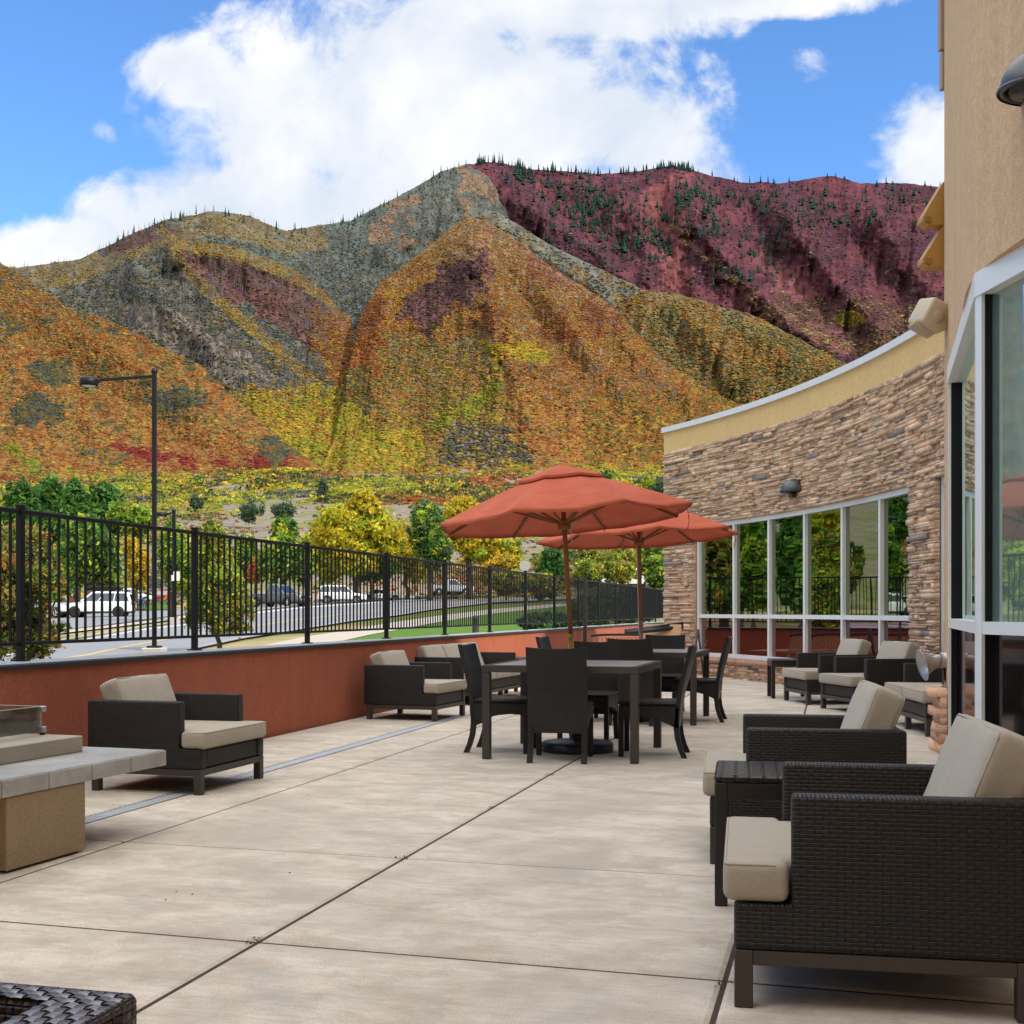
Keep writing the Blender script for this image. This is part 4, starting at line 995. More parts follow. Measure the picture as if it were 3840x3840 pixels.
ridge('right_hill', [(1150, 580, 1420), (1210, 549, 1400), (1270, 550, 1390), (1350, 575, 1350), (1430, 600, 1320), (1500, 635, 1290), (1600, 690, 1250), (1700, 760, 1200), (1850, 830, 1150)], 860, 950, 220, 80, .034, 60, 1.0, None, 31)
ridge('middle_hill', [(585, 908, 560), (612, 880, 640), (632, 820, 790), (645, 750, 915), (655, 700, 990), (668, 650, 1120), (680, 592, 1240), (720, 532, 1340), (800, 472, 1420), (850, 430, 1455), (885, 410, 1470), (915, 415, 1470), (960, 442, 1430), (1050, 512, 1330), (1150, 572, 1230), (1250, 680, 1080), (1330, 732, 1080), (1400, 766, 1060), (1600, 850, 1000)], [(585, 915), (900, 915), (1250, 915), (1600, 915)], [(585, 530), (850, 500), (1000, 500), (1250, 560), (1600, 620)], 520, 170, .024, 70, .9, [(888, 400), (905, 500), (932, 600), (965, 700), (990, 790), (930, 880), (920, 930)], 41)
ridge('left_hill', [(-500, 380, 1050), (-60, 478, 950), (0, 495, 930), (60, 532, 900), (130, 580, 860), (200, 602, 830), (300, 652, 780), (380, 692, 730), (450, 762, 660), (540, 842, 570), (620, 892, 510), (690, 925, 480)], [(-500, 900), (0, 925), (690, 932)], [(-500, 480), (690, 465)], 460, 150, .016, 130, .95, None, 51)
# ------------------------------------------------------------------ brush on the slopes
ORDER = ['left_hill', 'middle_hill', 'right_hill', 'green_spur', 'back_ridge', 'red_mountain']
def hidden(name, u, v, slack=6):
    """covered by a nearer ridge"""
    h = np.zeros(u.shape, bool)
    for q in ORDER[:ORDER.index(name)]:
        L = LAYERS[q]; h |= (u > L['u0']) & (u < L['u1']) & (v > np.interp(u, L['cu'], L['cv']) + slack)
    return h | (u > 1800) | (v > 935) | ((u > 1255) & (v > np.interp(u, [1255, 1500, 1780], [800, 720, 600]) + 14)) | (u < -40)
def blob_mesh(sub, seed):
    bm = bmesh.new(); bmesh.ops.create_icosphere(bm, subdivisions=sub, radius=1); r = random.Random(seed)
    for v_ in bm.verts: v_.co *= r.uniform(.52, 1.42)
    bm.verts.index_update(); bm.faces.ensure_lookup_table()
    V = np.array([v_.co[:] for v_ in bm.verts]); Fc = np.array([[v_.index for v_ in f.verts] for f in bm.faces]); bm.free()
    V[:, 2] = np.where(V[:, 2] < -.35, -.35, V[:, 2]); return V, Fc
def scatter(name, pos, rad, col, sub, label=None, cat=None, mat=None, zs=.85):
    protos = [blob_mesh(sub, s_) for s_ in range(6)]; n = len(pos); rr = np.random.RandomState(len(name) + n)
    nv, nf = len(protos[0][0]), len(protos[0][1])
    V = np.zeros((n, nv, 3), np.float32); Fc = np.zeros((n, nf, 3), np.int32); which = rr.randint(0, 6, n); an = rr.rand(n) * 6.283
    for k_ in range(6):
        s_ = np.where(which == k_)[0]
        if not len(s_): continue
        pv, pf = protos[k_]; ca, sa_ = np.cos(an[s_])[:, None], np.sin(an[s_])[:, None]
        ex = rr.uniform(.7, 1.45, (len(s_), 1)); ey = rr.uniform(.7, 1.3, (len(s_), 1)); x = pv[None, :, 0] * ca * ex - pv[None, :, 1] * sa_ * ey; y = pv[None, :, 0] * sa_ * ex + pv[None, :, 1] * ca * ey
        q = np.stack([x, y, np.broadcast_to(pv[None, :, 2] * zs, x.shape)], -1) * rad[s_][:, None, None]
        V[s_] = q + pos[s_][:, None, :]; Fc[s_] = pf[None] + (s_ * nv)[:, None, None]
    C_ = np.repeat(col, nv, axis=0) * (1 + (rr.rand(n * nv, 1) - .5) * .3)
    o = link_mesh(name, V.reshape(-1, 3), Fc.reshape(-1, 3), mat or M['bush'], None, smooth=False, col=C_, uv=False)
    return tag(o, label, cat, None, 'stuff')
def tufts(name, pos, rad, col, label, cat, k_=15):
    n = len(pos); r = np.random.RandomState(9); m = n * k_
    d = r.normal(size=(m, 3)); d /= np.linalg.norm(d, axis=1)[:, None]; d[:, 2] = np.abs(d[:, 2]) * .8; R3 = np.repeat(rad, k_)[:, None]
    p = np.repeat(pos, k_, axis=0) + d * R3 * r.uniform(.35, 1.0, (m, 1)) * np.array([1.15, 1.15, .95])
    a = r.normal(size=(m, 3)) + d * .4; a /= np.linalg.norm(a, axis=1)[:, None]; b = r.normal(size=(m, 3)); b -= a * (a * b).sum(1)[:, None]; b /= np.linalg.norm(b, axis=1)[:, None]
    s_ = R3 * r.uniform(.28, .55, (m, 1)); V = np.stack([p - a * s_, p + b * s_ * .6, p + a * s_, p - b * s_ * .6], 1).reshape(-1, 3)
    c = np.repeat(np.repeat(col, k_, axis=0) * r.uniform(.65, 1.35, (m, 1)), 4, axis=0)
    return tag(link_mesh(name, V, np.arange(m * 4).reshape(-1, 4), M['leaf'], None, col=c, uv=False), label, cat, None, 'stuff')
rr = np.random.RandomState(5)
LAB = {'left_hill': 'rust and orange autumn brush covering the near left hill', 'middle_hill': 'orange and yellow brush on the central cone shaped hill', 'right_hill': 'olive and orange brush on the rounded hill above the stone wing',
       'green_spur': 'grey green brush on the spur behind the central hill', 'back_ridge': 'grey green and yellow brush on the back left ridge', 'red_mountain': 'sparse dark and pale brush on the red mountain'}
for name, cnt, r0, r1, sub in (('left_hill', 170000, .42, .95, 0), ('middle_hill', 190000, .5, 1.2, 0), ('right_hill', 40000, .7, 1.6, 0), ('green_spur', 30000, .7, 1.7, 0), ('back_ridge', 150000, .55, 1.4, 0), ('red_mountain', 60000, .8, 2.4, 0)):
    L = LAYERS[name]
    u = rr.uniform(max(L['u0'], -40), min(L['u1'], 1800), cnt); t = rr.rand(cnt) ** .8
    uu, vv, Y = L['surf'](u, t); so, den, W = zone(name, uu, vv)
    cl = fbm(uu / 11 + 3, vv / 8 + 1, 3)
    keep = (rr.rand(cnt) < den * np.clip(.4 + (cl - .30) * 3.4, .2, 1.3)) & ~hidden(name, uu, vv)
    uu, vv, Y, W = uu[keep], vv[keep], Y[keep], W[keep]; n = len(uu)
    # neighbours share a colour: pick with smooth noise plus a little chance
    q = np.clip((fbm(uu / 11 + 21, vv / 7 + 5, 4) - .5) * 2.2 + .5 + rr.normal(0, .06, n), 0, .9999)
    cum = np.cumsum(W / W.sum(1, keepdims=True), 1); pick = (q[:, None] > cum).sum(1).clip(0, 11)
    Wn = W / W.sum(1, keepdims=True); base_c = PAL[pick] * .66 + (Wn @ PAL) * .34
    col = base_c * .56 * (1 + rr.normal(0, .17, (n, 1))).clip(.5, 1.6); col = col * (1 + rr.normal(0, .06, (n, 3)))
    X = (uu * KW - CX) / F * Y; Z = CH + (VH - vv * KW) / F * Y
    rad = rr.uniform(r0, r1, n) * np.where(rr.rand(n) < .12, 1.4, 1)
    if name == 'red_mountain' or name == 'back_ridge': rad *= np.where(vv < 620, .9, 1)
    pos = np.stack([X, Y, Z + rad * .25], -1)
    scatter('brush', pos, rad, np.clip(col, .006, .8), sub, LAB[name], 'brush')
# dead standing trunks
vs = []; fs = []
def snag(p, h, r, lean=.08):
    b = len(vs); tx, ty = rr.normal(0, lean * h, 2)
    for k_ in range(4):
        a = k_ * 1.5708; vs.append((p[0] + math.cos(a) * r, p[1] + math.sin(a) * r, p[2] - .5))
    vs.append((p[0] + tx, p[1] + ty, p[2] + h)); fs.extend([(b + k_, b + (k_ + 1) % 4, b + 4) for k_ in range(4)])
for name, cnt in (('back_ridge', 9000), ('green_spur', 900), ('middle_hill', 1500)):
    L = LAYERS[name]; u = rr.uniform(max(L['u0'], -40), min(L['u1'], 1500), cnt); t = rr.rand(cnt) * .85; uu, vv, Y = L['surf'](u, t)
    g_ = fbm(uu / 40 + 8, vv / 30 + 2, 3); k_ = ~hidden(name, uu, vv, -2) & (g_ > .47) & (vv < 760)
    if name == 'middle_hill': k_ &= (uu > 880) & (g_ > .52)
    for a, b, c in zip(uu[k_], vv[k_], Y[k_]): snag(P(a * KW, b * KW, c), rr.uniform(6, 13), rr.uniform(.22, .5))
tag(link_mesh('dead_trees', vs, np.array(fs), M['deadwood'], None, uv=False), 'bare grey trunks of burnt trees on the back ridge', 'dead trees', None, 'stuff')
# conifers on the red mountain and the skyline
V = []; Fc = []; C_ = []
def conifer(p, h, r):
    b = len(V); col = np.array([.012, .034, .024]) * rr.uniform(.6, 1.6); a0 = rr.rand() * 6
    for k_, (z0, z1, q) in enumerate(((.08, .5, 1.0), (.3, .75, .72), (.55, 1.0, .45))):
        bb = len(V)
        for i in range(6):
            a = a0 + i * 1.047 + k_ * .5; rr_ = r * q * rr.uniform(.65, 1.2); V.append((p[0] + math.cos(a) * rr_, p[1] + math.sin(a) * rr_, p[2] + h * (z0 + rr.uniform(-.04, .04))))
        V.append((p[0], p[1], p[2] + h * z1)); C_.extend([col] * 7)
        Fc.extend([(bb + i, bb + (i + 1) % 6, bb + 6) for i in range(6)])
L = LAYERS['red_mountain']
cl = [(1140, 395, 70, 55, 130), (1230, 430, 25, 60, 50), (985, 335, 60, 18, 60), (1060, 370, 60, 40, 70), (1090, 420, 50, 40, 60), (1320, 380, 45, 40, 90), (1345, 430, 30, 20, 35), (1430, 385, 40, 22, 55), (1250, 480, 20, 30, 35), (960, 420, 40, 30, 40), (1180, 470, 40, 40, 50), (1110, 405, 30, 40, 60), (1290, 395, 22, 40, 50), (1530, 390, 40, 25, 45), (1450, 470, 40, 30, 40), (1500, 430, 80, 60, 60), (1620, 400, 90, 40, 60), (1000, 480, 60, 40, 60), (1380, 500, 60, 50, 50), (1700, 380, 60, 30, 40), (1080, 520, 60, 40, 50)]
for (a, b, s1, s2, n) in cl:
    for _ in range(n):
        u0, v0 = rr.normal(a, s1 * .55), rr.normal(b, s2 * .55); vc = np.interp(u0, L['cu'], L['cv'])
        if v0 < vc + 1: v0 = vc + rr.uniform(1, 15)
        t = (v0 - vc) / (760 - vc); uu, vv, Y = L['surf'](np.array([u0]), np.array([t]))
        if hidden('red_mountain', uu, vv, 2)[0]: continue
        hh_ = rr.uniform(6, 14) * rr.choice([.8, 1, 1.2, 1.7]); conifer(P(uu[0] * KW, vv[0] * KW, Y[0]), hh_, hh_ * rr.uniform(.16, .28))
for _ in range(150):
    u0 = rr.choice([rr.uniform(900, 1000), rr.uniform(900, 1300), rr.uniform(1000, 1780), rr.uniform(1240, 1310)]); uu, vv, Y = L['surf'](np.array([u0]), np.array([rr.uniform(0, .012)])); conifer(P(uu[0] * KW, vv[0] * KW, Y[0]), rr.uniform(7, 17) * (1.35 if u0 < 985 else 1), rr.uniform(1.6, 2.7))
L = LAYERS['back_ridge']
for _ in range(75):
    u0 = rr.choice([rr.uniform(200, 480), rr.uniform(520, 880), rr.uniform(640, 880)]); uu, vv, Y = L['surf'](np.array([u0]), np.array([rr.uniform(0, .03)])); conifer(P(uu[0] * KW, vv[0] * KW, Y[0]), rr.uniform(5, 15), rr.uniform(1.1, 2.0))
tag(link_mesh('conifer_wood', V, np.array(Fc), M['conifer'], None, col=np.array(C_), uv=False), 'dark conifers scattered over the red mountain and its skyline', 'conifers', None, 'stuff')
# brush on the rising ground behind the trees
cnt = 90000; Y = 135 + 385 * rr.rand(cnt) ** 1.1; a = rr.uniform(-.46, .22, cnt); X = a * Y; Z = zg(X, Y); v = (VH - (Z - CH) / Y * F) / KW; u = (X / Y * F + CX) / KW
den = np.where(v < 952, 1.0, np.where((u > 420) & (u < 780), .14, .5)) * np.where((v > 930) & (u > 480) & (u < 590), .3, 1); cl = fbm(X / 16, Y / 24 + 5, 3)
den = den * np.clip((cl - .28) * 4, .12, 1.2); k_ = rr.rand(cnt) < den; X, Y, Z, v, u = X[k_], Y[k_], Z[k_], v[k_], u[k_]; n = len(X)
wts = np.array([.01, .05, .05, .20, .17, .09, .004, .396, .03, 0, 0, 0]); q = np.clip((fbm(X / 22 + 1, Y / 35 + 4, 3) - .5) * 2 + .5 + rr.normal(0, .15, n), 0, .999); pick = (q[:, None] > np.cumsum(wts)[None]).sum(1).clip(0, 11)
col = PAL[pick] * 1.3 * (1 + rr.normal(0, .2, (n, 1))).clip(.5, 1.6); rad = rr.uniform(.35, 1.0, n) * np.where(v < 948, 1.35, .62) * np.where(Y > 260, 1.1, .8)
tufts('brush', np.stack([X, Y, Z], -1), rad * 1.15, np.clip(col, .008, .8), 'green and yellow brush on the gentle slope behind the trees', 'brush')

# ------------------------------------------------------------------ trees
GR = {'dark': [(.035, .095, .02), (.055, .13, .025), (.025, .066, .02)], 'green': [(.06, .14, .02), (.10, .19, .025), (.04, .09, .02)], 'ygreen': [(.20, .27, .02), (.29, .33, .03), (.11, .18, .02), (.36, .34, .03)],
      'yellow': [(.55, .46, .03), (.58, .42, .03), (.42, .42, .03), (.46, .40, .03), (.58, .35, .03)], 'gold': [(.66, .36, .02), (.6, .27, .02), (.55, .42, .03)], 'olive': [(.13, .14, .03), (.20, .19, .035), (.075, .09, .025), (.28, .20, .05), (.25, .13, .035)],
      'teal': [(.075, .12, .06), (.11, .155, .09), (.05, .085, .045)], 'red': [(.4, .1, .05), (.45, .18, .06)]}
GR = {k_: [tuple(min(.8, q * (1.5 if k_ not in ('yellow', 'gold') else 1.05)) for q in c) for c in v_] for k_, v_ in GR.items()}
def crown(cl, n, size, pals, seed, dens=1.0, elong=1.5):
    n = int(n * 2.6); size *= .68
    """cl: ellipsoids (x,y,z,rx,ry,rz); leaves in many small clumps with gaps between them"""
    r = np.random.RandomState(seed); V = []; C_ = []
    vol = np.array([a[3] * a[4] * a[5] for a in cl]) ** .75; cnts = np.maximum(1, (vol / vol.sum() * n)).astype(int)
    for (x, y, z, rx, ry, rz), m in zip(cl, cnts):
        k_ = max(10, int(95 * dens)); d = r.normal(size=(k_, 3)); d /= np.linalg.norm(d, axis=1)[:, None]; rad = r.rand(k_, 1) ** .42 * (.62 + .5 * r.rand(k_, 1))
        cc = d * rad; cr = r.uniform(.07, .25, k_); pk = r.randint(0, len(pals), k_); br = r.uniform(.65, 1.3, k_)
        w_ = cr ** 2.2; idx = r.choice(k_, m, p=w_ / w_.sum()); off = r.normal(size=(m, 3)); off /= np.linalg.norm(off, axis=1)[:, None]
        p = cc[idx] + off * (cr[idx, None] * np.abs(r.normal(0, .62, (m, 1)))); lo = r.rand(m) < .12; q_ = r.normal(size=(m, 3)); q_ /= np.linalg.norm(q_, axis=1)[:, None]; p = np.where(lo[:, None], q_ * r.rand(m, 1) ** .4 * 1.0, p)
        p = p * np.array([rx, ry, rz]) + np.array([x, y, z])
        t1 = r.normal(size=(m, 3)); t1 /= np.linalg.norm(t1, axis=1)[:, None]; t2 = r.normal(size=(m, 3)); t2 -= t1 * (t1 * t2).sum(1)[:, None]; t2 /= np.linalg.norm(t2, axis=1)[:, None]
        s_ = size * r.uniform(.6, 1.35, (m, 1)); t1 *= s_ * elong; t2 *= s_ * .7
        V.append(np.stack([p - t1, p - t2, p + t1, p + t2], 1))
        pc = np.array(pals)[(pk[idx] + (r.rand(m) < .25) * r.randint(0, len(pals), m)) % len(pals)] * (br[idx] * r.uniform(.75, 1.25, m))[:, None]
        C_.append(np.repeat(pc, 4, axis=0))
    V = np.concatenate(V).reshape(-1, 3); C_ = np.concatenate(C_)
    return V, np.arange(len(V)).reshape(-1, 4), np.clip(C_, .004, .9)
_ts = [100]
def tree(name, X, Y, cl, pals, n, size, trunk, label, cat='tree', group=None, zb=None, dens=1.0, limbs=6, elong=1.5):
    """cl given in world coordinates, trunk radius; base on the ground"""
    _ts[0] += 1; sd = _ts[0]; r = random.Random(sd)
    z0 = float(zg(X, Y)) if zb is None else zb
    root = empty(name, (X, Y, z0), 0, label, cat, group)
    loc = [(a[0] - X, a[1] - Y, a[2] - z0, a[3], a[4], a[5]) for a in cl]
    if trunk:
        m = MB(); top = max(loc, key=lambda a: a[2]); low = min(a[2] - a[5] for a in loc)
        hz = max(.4, low + .1); H_ = top[2] + top[5] * .4
        pts = [(0, 0, -.3), (r.uniform(-.02, .02) * H_, 0, hz * .5), (r.uniform(-.03, .03) * H_, 0, hz), (top[0] * .5, top[1] * .5, (hz + H_) / 2), (top[0], top[1], H_)]
        m.tube(pts, [trunk * 1.35, trunk, trunk * .85, trunk * .5, trunk * .12], 8)
        for i in range(limbs):
            a = loc[i % len(loc)]; an = r.uniform(0, 6.28); zz = r.uniform(hz * .9, (hz + H_) / 2)
            e = (a[0] + math.cos(an) * a[3] * .62, a[1] + math.sin(an) * a[4] * .62, a[2] + r.uniform(-.2, .5) * a[5]); s_ = (0, 0, zz * .9)
            md = ((s_[0] + e[0]) / 2, (s_[1] + e[1]) / 2, (s_[2] * .6 + e[2] * .4)); m.tube([s_, md, e], [trunk * .5, trunk * .3, trunk * .08], 6)
        m.build('trunk', M['bark'], root)
    V, Fc, C_ = crown(loc, n, size, pals, sd, dens, elong)
    link_mesh('crown', V, Fc, M['leaf'], root, col=C_, uv=False)
    return root
def pxc(u0, u1, v0, v1, Y, dy=1.0):
    """ellipsoid filling a box of the photograph at depth Y"""
    a, b = P(u0, v0, Y), P(u1, v1, Y); rx = (b.x - a.x) / 2; rz_ = (a.z - b.z) / 2
    return ((a.x + b.x) / 2, Y, (a.z + b.z) / 2, rx, rx * dy, rz_)
def ptree(name, u, Y, boxes, pals, n, size, trunk, label, **k):
    X = (u - CX) / F * Y; ps = []
    for q in pals: ps += GR[q]
    return tree(name, X, Y, [pxc(*b[:4], Y + (b[4] if len(b) > 4 else 0)) for b in boxes], ps, n, size, trunk, label, **k)
TG = 'trees beyond the fence'
ptree('maple_tree', 95, 17.5, [(-190, 240, 1990, 2330), (-150, 215, 2240, 2500, .2), (-60, 170, 1945, 2140, .6), (110, 262, 2120, 2260, -.3), (60, 235, 2330, 2470, .3)], ['olive', 'olive', 'green'], 15000, .034, .07, 'olive and bronze maple leaning over the fence at the far left', group=TG, limbs=12, elong=1.7, zb=-.2)
for i, (u, u0, u1, v0, tx) in enumerate(((92, 25, 150, 1805, 'leftmost'), (188, 120, 250, 1792, 'second from left'), (285, 225, 335, 1800, 'third from left'), (385, 315, 470, 1815, 'rightmost and broadest'))):
    ptree('cottonwood_tree', u, 128 + i * 3, [(u0, u1, v0, 1990), ((u0 * 2 + u1) / 3, (u0 + 2 * u1) / 3, v0 - 14, 1900, 1), (u0 - 18, u1 + 15, 1890, 2030, -1), (u0 - 12, u0 + 50, v0 + 40, 1950, 1)], ['dark', 'green'], 5200, .30, .35, 'dark green cottonwood at the foot of the left hill, %s of four' % tx, group=TG)
ptree('bushy_tree', 505, 122, [(440, 590, 1900, 2010), (400, 520, 1880, 1990, 2)], ['green', 'ygreen'], 3600, .28, .25, 'mid green bushy tree right of the dark cottonwoods', group=TG)
ptree('shade_tree', 330, 98, [(215, 450, 1960, 2190), (300, 470, 2030, 2220, 1), (180, 330, 2040, 2220, -1), (240, 400, 1930, 2050, 1)], ['green', 'dark', 'ygreen'], 8500, .22, .25, 'broad mid green tree behind the white car carrying bicycles', group=TG)
ptree('shade_tree', 80, 84, [(-40, 190, 2020, 2250), (-90, 80, 1980, 2190, 1)], ['green', 'dark', 'olive'], 5200, .22, .22, 'green tree behind the bronze maple at the left edge', group=TG)
ptree('aspen_tree', 515, 112, [(470, 566, 2030, 2200), (490, 560, 2120, 2225, 1), (455, 530, 2010, 2110, 1)], ['gold', 'yellow'], 2600, .2, .12, 'small orange yellow aspen left of the tall lamp post', group=TG)
ptree('locust_tree', 640, 72, [(585, 720, 2000, 2200), (600, 700, 1960, 2090, 1), (640, 760, 2050, 2230, -1)], ['ygreen', 'green'], 6000, .15, .14, 'yellow green tree behind the short lamp post with the white sign', group=TG)
ptree('street_tree', 818, 36.5, [(700, 930, 2090, 2330), (720, 880, 1990, 2170, .2), (760, 950, 2200, 2390, -.3), (690, 800, 2200, 2370, .3), (740, 850, 1950, 2060, 0)], ['ygreen', 'green', 'olive'], 14000, .062, .075, 'young green street tree with a thin bare trunk beside the road', group=TG, limbs=10)
ptree('young_maple', 955, 120, [(930, 990, 2090, 2190)], ['red'], 900, .2, .08, 'small reddish tree behind the grey pickup truck', group=TG)
ptree('ash_tree', 1060, 119, [(985, 1160, 1990, 2180), (1010, 1120, 1930, 2060, 2), (960, 1060, 2050, 2190, -1), (1080, 1180, 2040, 2200, 1)], ['ygreen', 'green', 'dark'], 9500, .24, .28, 'yellow green ash tree behind the grey pickup truck', group=TG)
ptree('ash_tree', 1345, 124, [(1160, 1380, 1900, 2110), (1270, 1450, 1850, 2050, 2), (1370, 1520, 1930, 2110, 0), (1240, 1420, 2020, 2160, -1), (1330, 1400, 1830, 1920, 1)], ['yellow', 'ygreen', 'yellow'], 15000, .25, .33, 'big bright yellow ash tree above the white car', group=TG, limbs=12)
ptree('ash_tree', 1395, 128, [(1290, 1500, 2080, 2180, 3)], ['dark', 'green'], 2400, .24, .15, 'dark green lower tree under the big yellow ash', group=TG)
ptree('ash_tree', 1610, 126, [(1530, 1680, 1900, 2110), (1540, 1650, 1870, 2000, 1), (1580, 1700, 1990, 2140, -1)], ['green', 'teal', 'dark', 'ygreen'], 8000, .24, .25, 'blue green tree between the two yellow trees', group=TG)
ptree('ash_tree', 1765, 130, [(1640, 1830, 1860, 2020, 1), (1700, 1900, 1960, 2120), (1850, 1960, 2020, 2140, -1), (1620, 1760, 1900, 2060, 2)], ['yellow', 'ygreen', 'gold'], 12000, .24, .3, 'yellow and orange tree beneath the left tip of the umbrella', group=TG, limbs=10)
ptree('ash_tree', 1215, 134, [(1120, 1290, 1985, 2150), (1150, 1260, 1940, 2060, 1), (1180, 1300, 2060, 2195, -1)], ['ygreen', 'yellow', 'green'], 6500, .22, .2, 'yellow green tree filling the gap left of the big yellow ash', group=TG)
ptree('ash_tree', 1525, 138, [(1440, 1600, 1990, 2150), (1470, 1570, 1950, 2060, 1), (1500, 1640, 2060, 2190, 1)], ['yellow', 'gold', 'ygreen'], 6000, .22, .2, 'golden yellow tree between the big ash and the blue green tree', group=TG)
ptree('locust_tree', 770, 104, [(690, 860, 2020, 2180), (720, 830, 1975, 2090, 1), (800, 900, 2080, 2210, 1)], ['ygreen', 'green'], 6000, .19, .2, 'leafy yellow green tree behind the young street tree', group=TG)
ptree('ash_tree', 910, 132, [(860, 985, 2040, 2190), (880, 960, 2000, 2100, 1)], ['green', 'ygreen', 'dark'], 4500, .2, .2, 'green tree left of the grey pickup truck', group=TG)
ptree('hedge_bush', 2050, 150, [(1990, 2150, 2060, 2150), (2100, 2300, 2040, 2130, 3), (2260, 2400, 2050, 2150, 1)], ['olive', 'ygreen', 'teal'], 7000, .2, 0, 'long loose olive hedge on the slope behind the brown house', cat='bush')
ptree('golden_shrub', 1900, 118, [(1835, 1960, 2080, 2150), (1790, 1900, 2110, 2200, 1)], ['gold', 'yellow', 'olive'], 3600, .2, .1, 'golden low tree in front of the yellow and orange tree', group=TG)
ptree('hedge_bush', 1975, 104, [(1830, 2000, 2140, 2225), (1960, 2120, 2150, 2240, 2)], ['olive', 'dark', 'yellow'], 6500, .17, .1, 'dark olive bush beside the road below the golden tree', cat='bush')
ptree('spruce_tree', 2070, 112, [(2015, 2130, 2090, 2190), (2030, 2110, 2050, 2130), (2020, 2128, 2130, 2215, 1)], ['dark'], 5000, .2, .2, 'dark dense conifer between the two umbrella poles', group=TG)
ptree('willow_tree', 2215, 96, [(2140, 2270, 2090, 2190), (2150, 2250, 2130, 2230, 1), (2250, 2340, 2090, 2190, 1)], ['olive', 'ygreen', 'green'], 5200, .13, .1, 'thin olive willow in front of the brown house', group=TG, limbs=14)
ptree('willow_tree', 2330, 92, [(2290, 2390, 2100, 2190), (2310, 2400, 2060, 2150, 2)], ['ygreen', 'olive'], 3600, .13, .1, 'loose yellow green willow left of the second umbrella pole', group=TG, limbs=10)
ptree('linden_tree', 2455, 100, [(2390, 2540, 2070, 2190), (2400, 2520, 2030, 2120, 1), (2420, 2560, 2110, 2210, -1)], ['green', 'dark', 'ygreen'], 8500, .17, .25, 'full dark green tree hard against the stone wing', group=TG)
# more trees along the road to the left, seen in the window reflections
for i, (X_, Y_, h_, pl) in enumerate(((-26, 50, 6.5, ['green', 'ygreen']), (-33, 60, 8, ['green', 'dark']), (-38, 76, 9, ['ygreen', 'yellow']), (-47, 84, 9, ['green', 'dark']), (-23.5, 43, 5.5, ['olive', 'green']), (-56, 104, 11, ['green', 'ygreen']), (-44, 66, 8, ['dark', 'green']), (-20, 36, 5, ['green', 'ygreen']))):
    z_ = float(zg(X_, Y_)); ps = GR[pl[0]] + GR[pl[1]]
    tree('roadside_tree', X_, Y_, [(X_, Y_, z_ + h_ * .5, h_ * .34, h_ * .34, h_ * .36), (X_ + .5, Y_, z_ + h_ * .78, h_ * .24, h_ * .24, h_ * .25), (X_ - .6, Y_, z_ + h_ * .4, h_ * .3, h_ * .3, h_ * .25)], ps, 4200, .02 * h_ + .06, .16, ['leafy green roadside tree reflected in the curved window'][0], group='roadside trees out of frame')
# tall shrubs just behind the fence at the far end
ptree('juniper_bush', 2010, 47, [(1945, 2080, 2295, 2368), (2060, 2180, 2300, 2372, 1)], ['teal', 'teal', 'green'], 7000, .07, 0, 'low blue green juniper behind the fence', cat='bush')
ptree('lilac_bush', 2250, 38, [(2180, 2330, 2190, 2380), (2130, 2230, 2220, 2390, .5), (2300, 2400, 2210, 2385, .5)], ['dark', 'olive', 'teal'], 14000, .055, .03, 'tall dark lilac bush filling the fence behind the second umbrella', cat='bush')
ptree('sagebrush', 2420, 44, [(2385, 2470, 2250, 2330)], ['dark', 'teal'], 2600, .07, 0, 'small dark shrub behind the fence next to the stone wall', cat='bush')
# scattered small trees on the slope
for (u, v0, v1, w_, Yq, pl, lab) in ((1213, 1790, 1862, 40, 330, 'teal', 'slim grey green sapling on the bare dirt mound'), (950, 1880, 1950, 62, 250, 'teal', 'round blue green bush on the tan slope left of the yellow ash'), (735, 1860, 1915, 34, 270, 'teal', 'small grey green bush on the slope above the street tree'),
        (1075, 1880, 1945, 60, 240, 'teal', 'feathery grey bush right of the round blue green bush'), (2435, 1790, 1842, 55, 300, 'ygreen', 'bright green small tree beside the top of the stone wing'), (2475, 1800, 1850, 34, 290, 'teal', 'grey green bush next to the stone wing corner'),
        (2270, 1770, 1800, 34, 380, 'green', 'lone green tree on the orange slope right of the umbrella top'), (1590, 1900, 1960, 50, 220, 'teal', 'blue grey bush behind the gap between yellow trees')):
    rq = random.Random(u); c_ = [(u - w_ * .55, u + w_ * .45, v0 - 10, v1 + 6)] + [(lambda a, b, s_: (u + a - w_ * s_, u + a + w_ * s_, v0 + (v1 - v0) * b, v0 + (v1 - v0) * (b + .75)))(rq.uniform(-.6, .6) * w_, rq.uniform(.05, .5), rq.uniform(.25, .45)) for _ in range(6)]
    Xq = (u - CX) / F * Yq; zz = CH + (VH - v1) / F * Yq
    ptree('slope_bush', u, Yq, c_, [pl], 1900, .22, 0, lab, cat='bush', zb=min(zz, float(zg(Xq, Yq)) + .5))

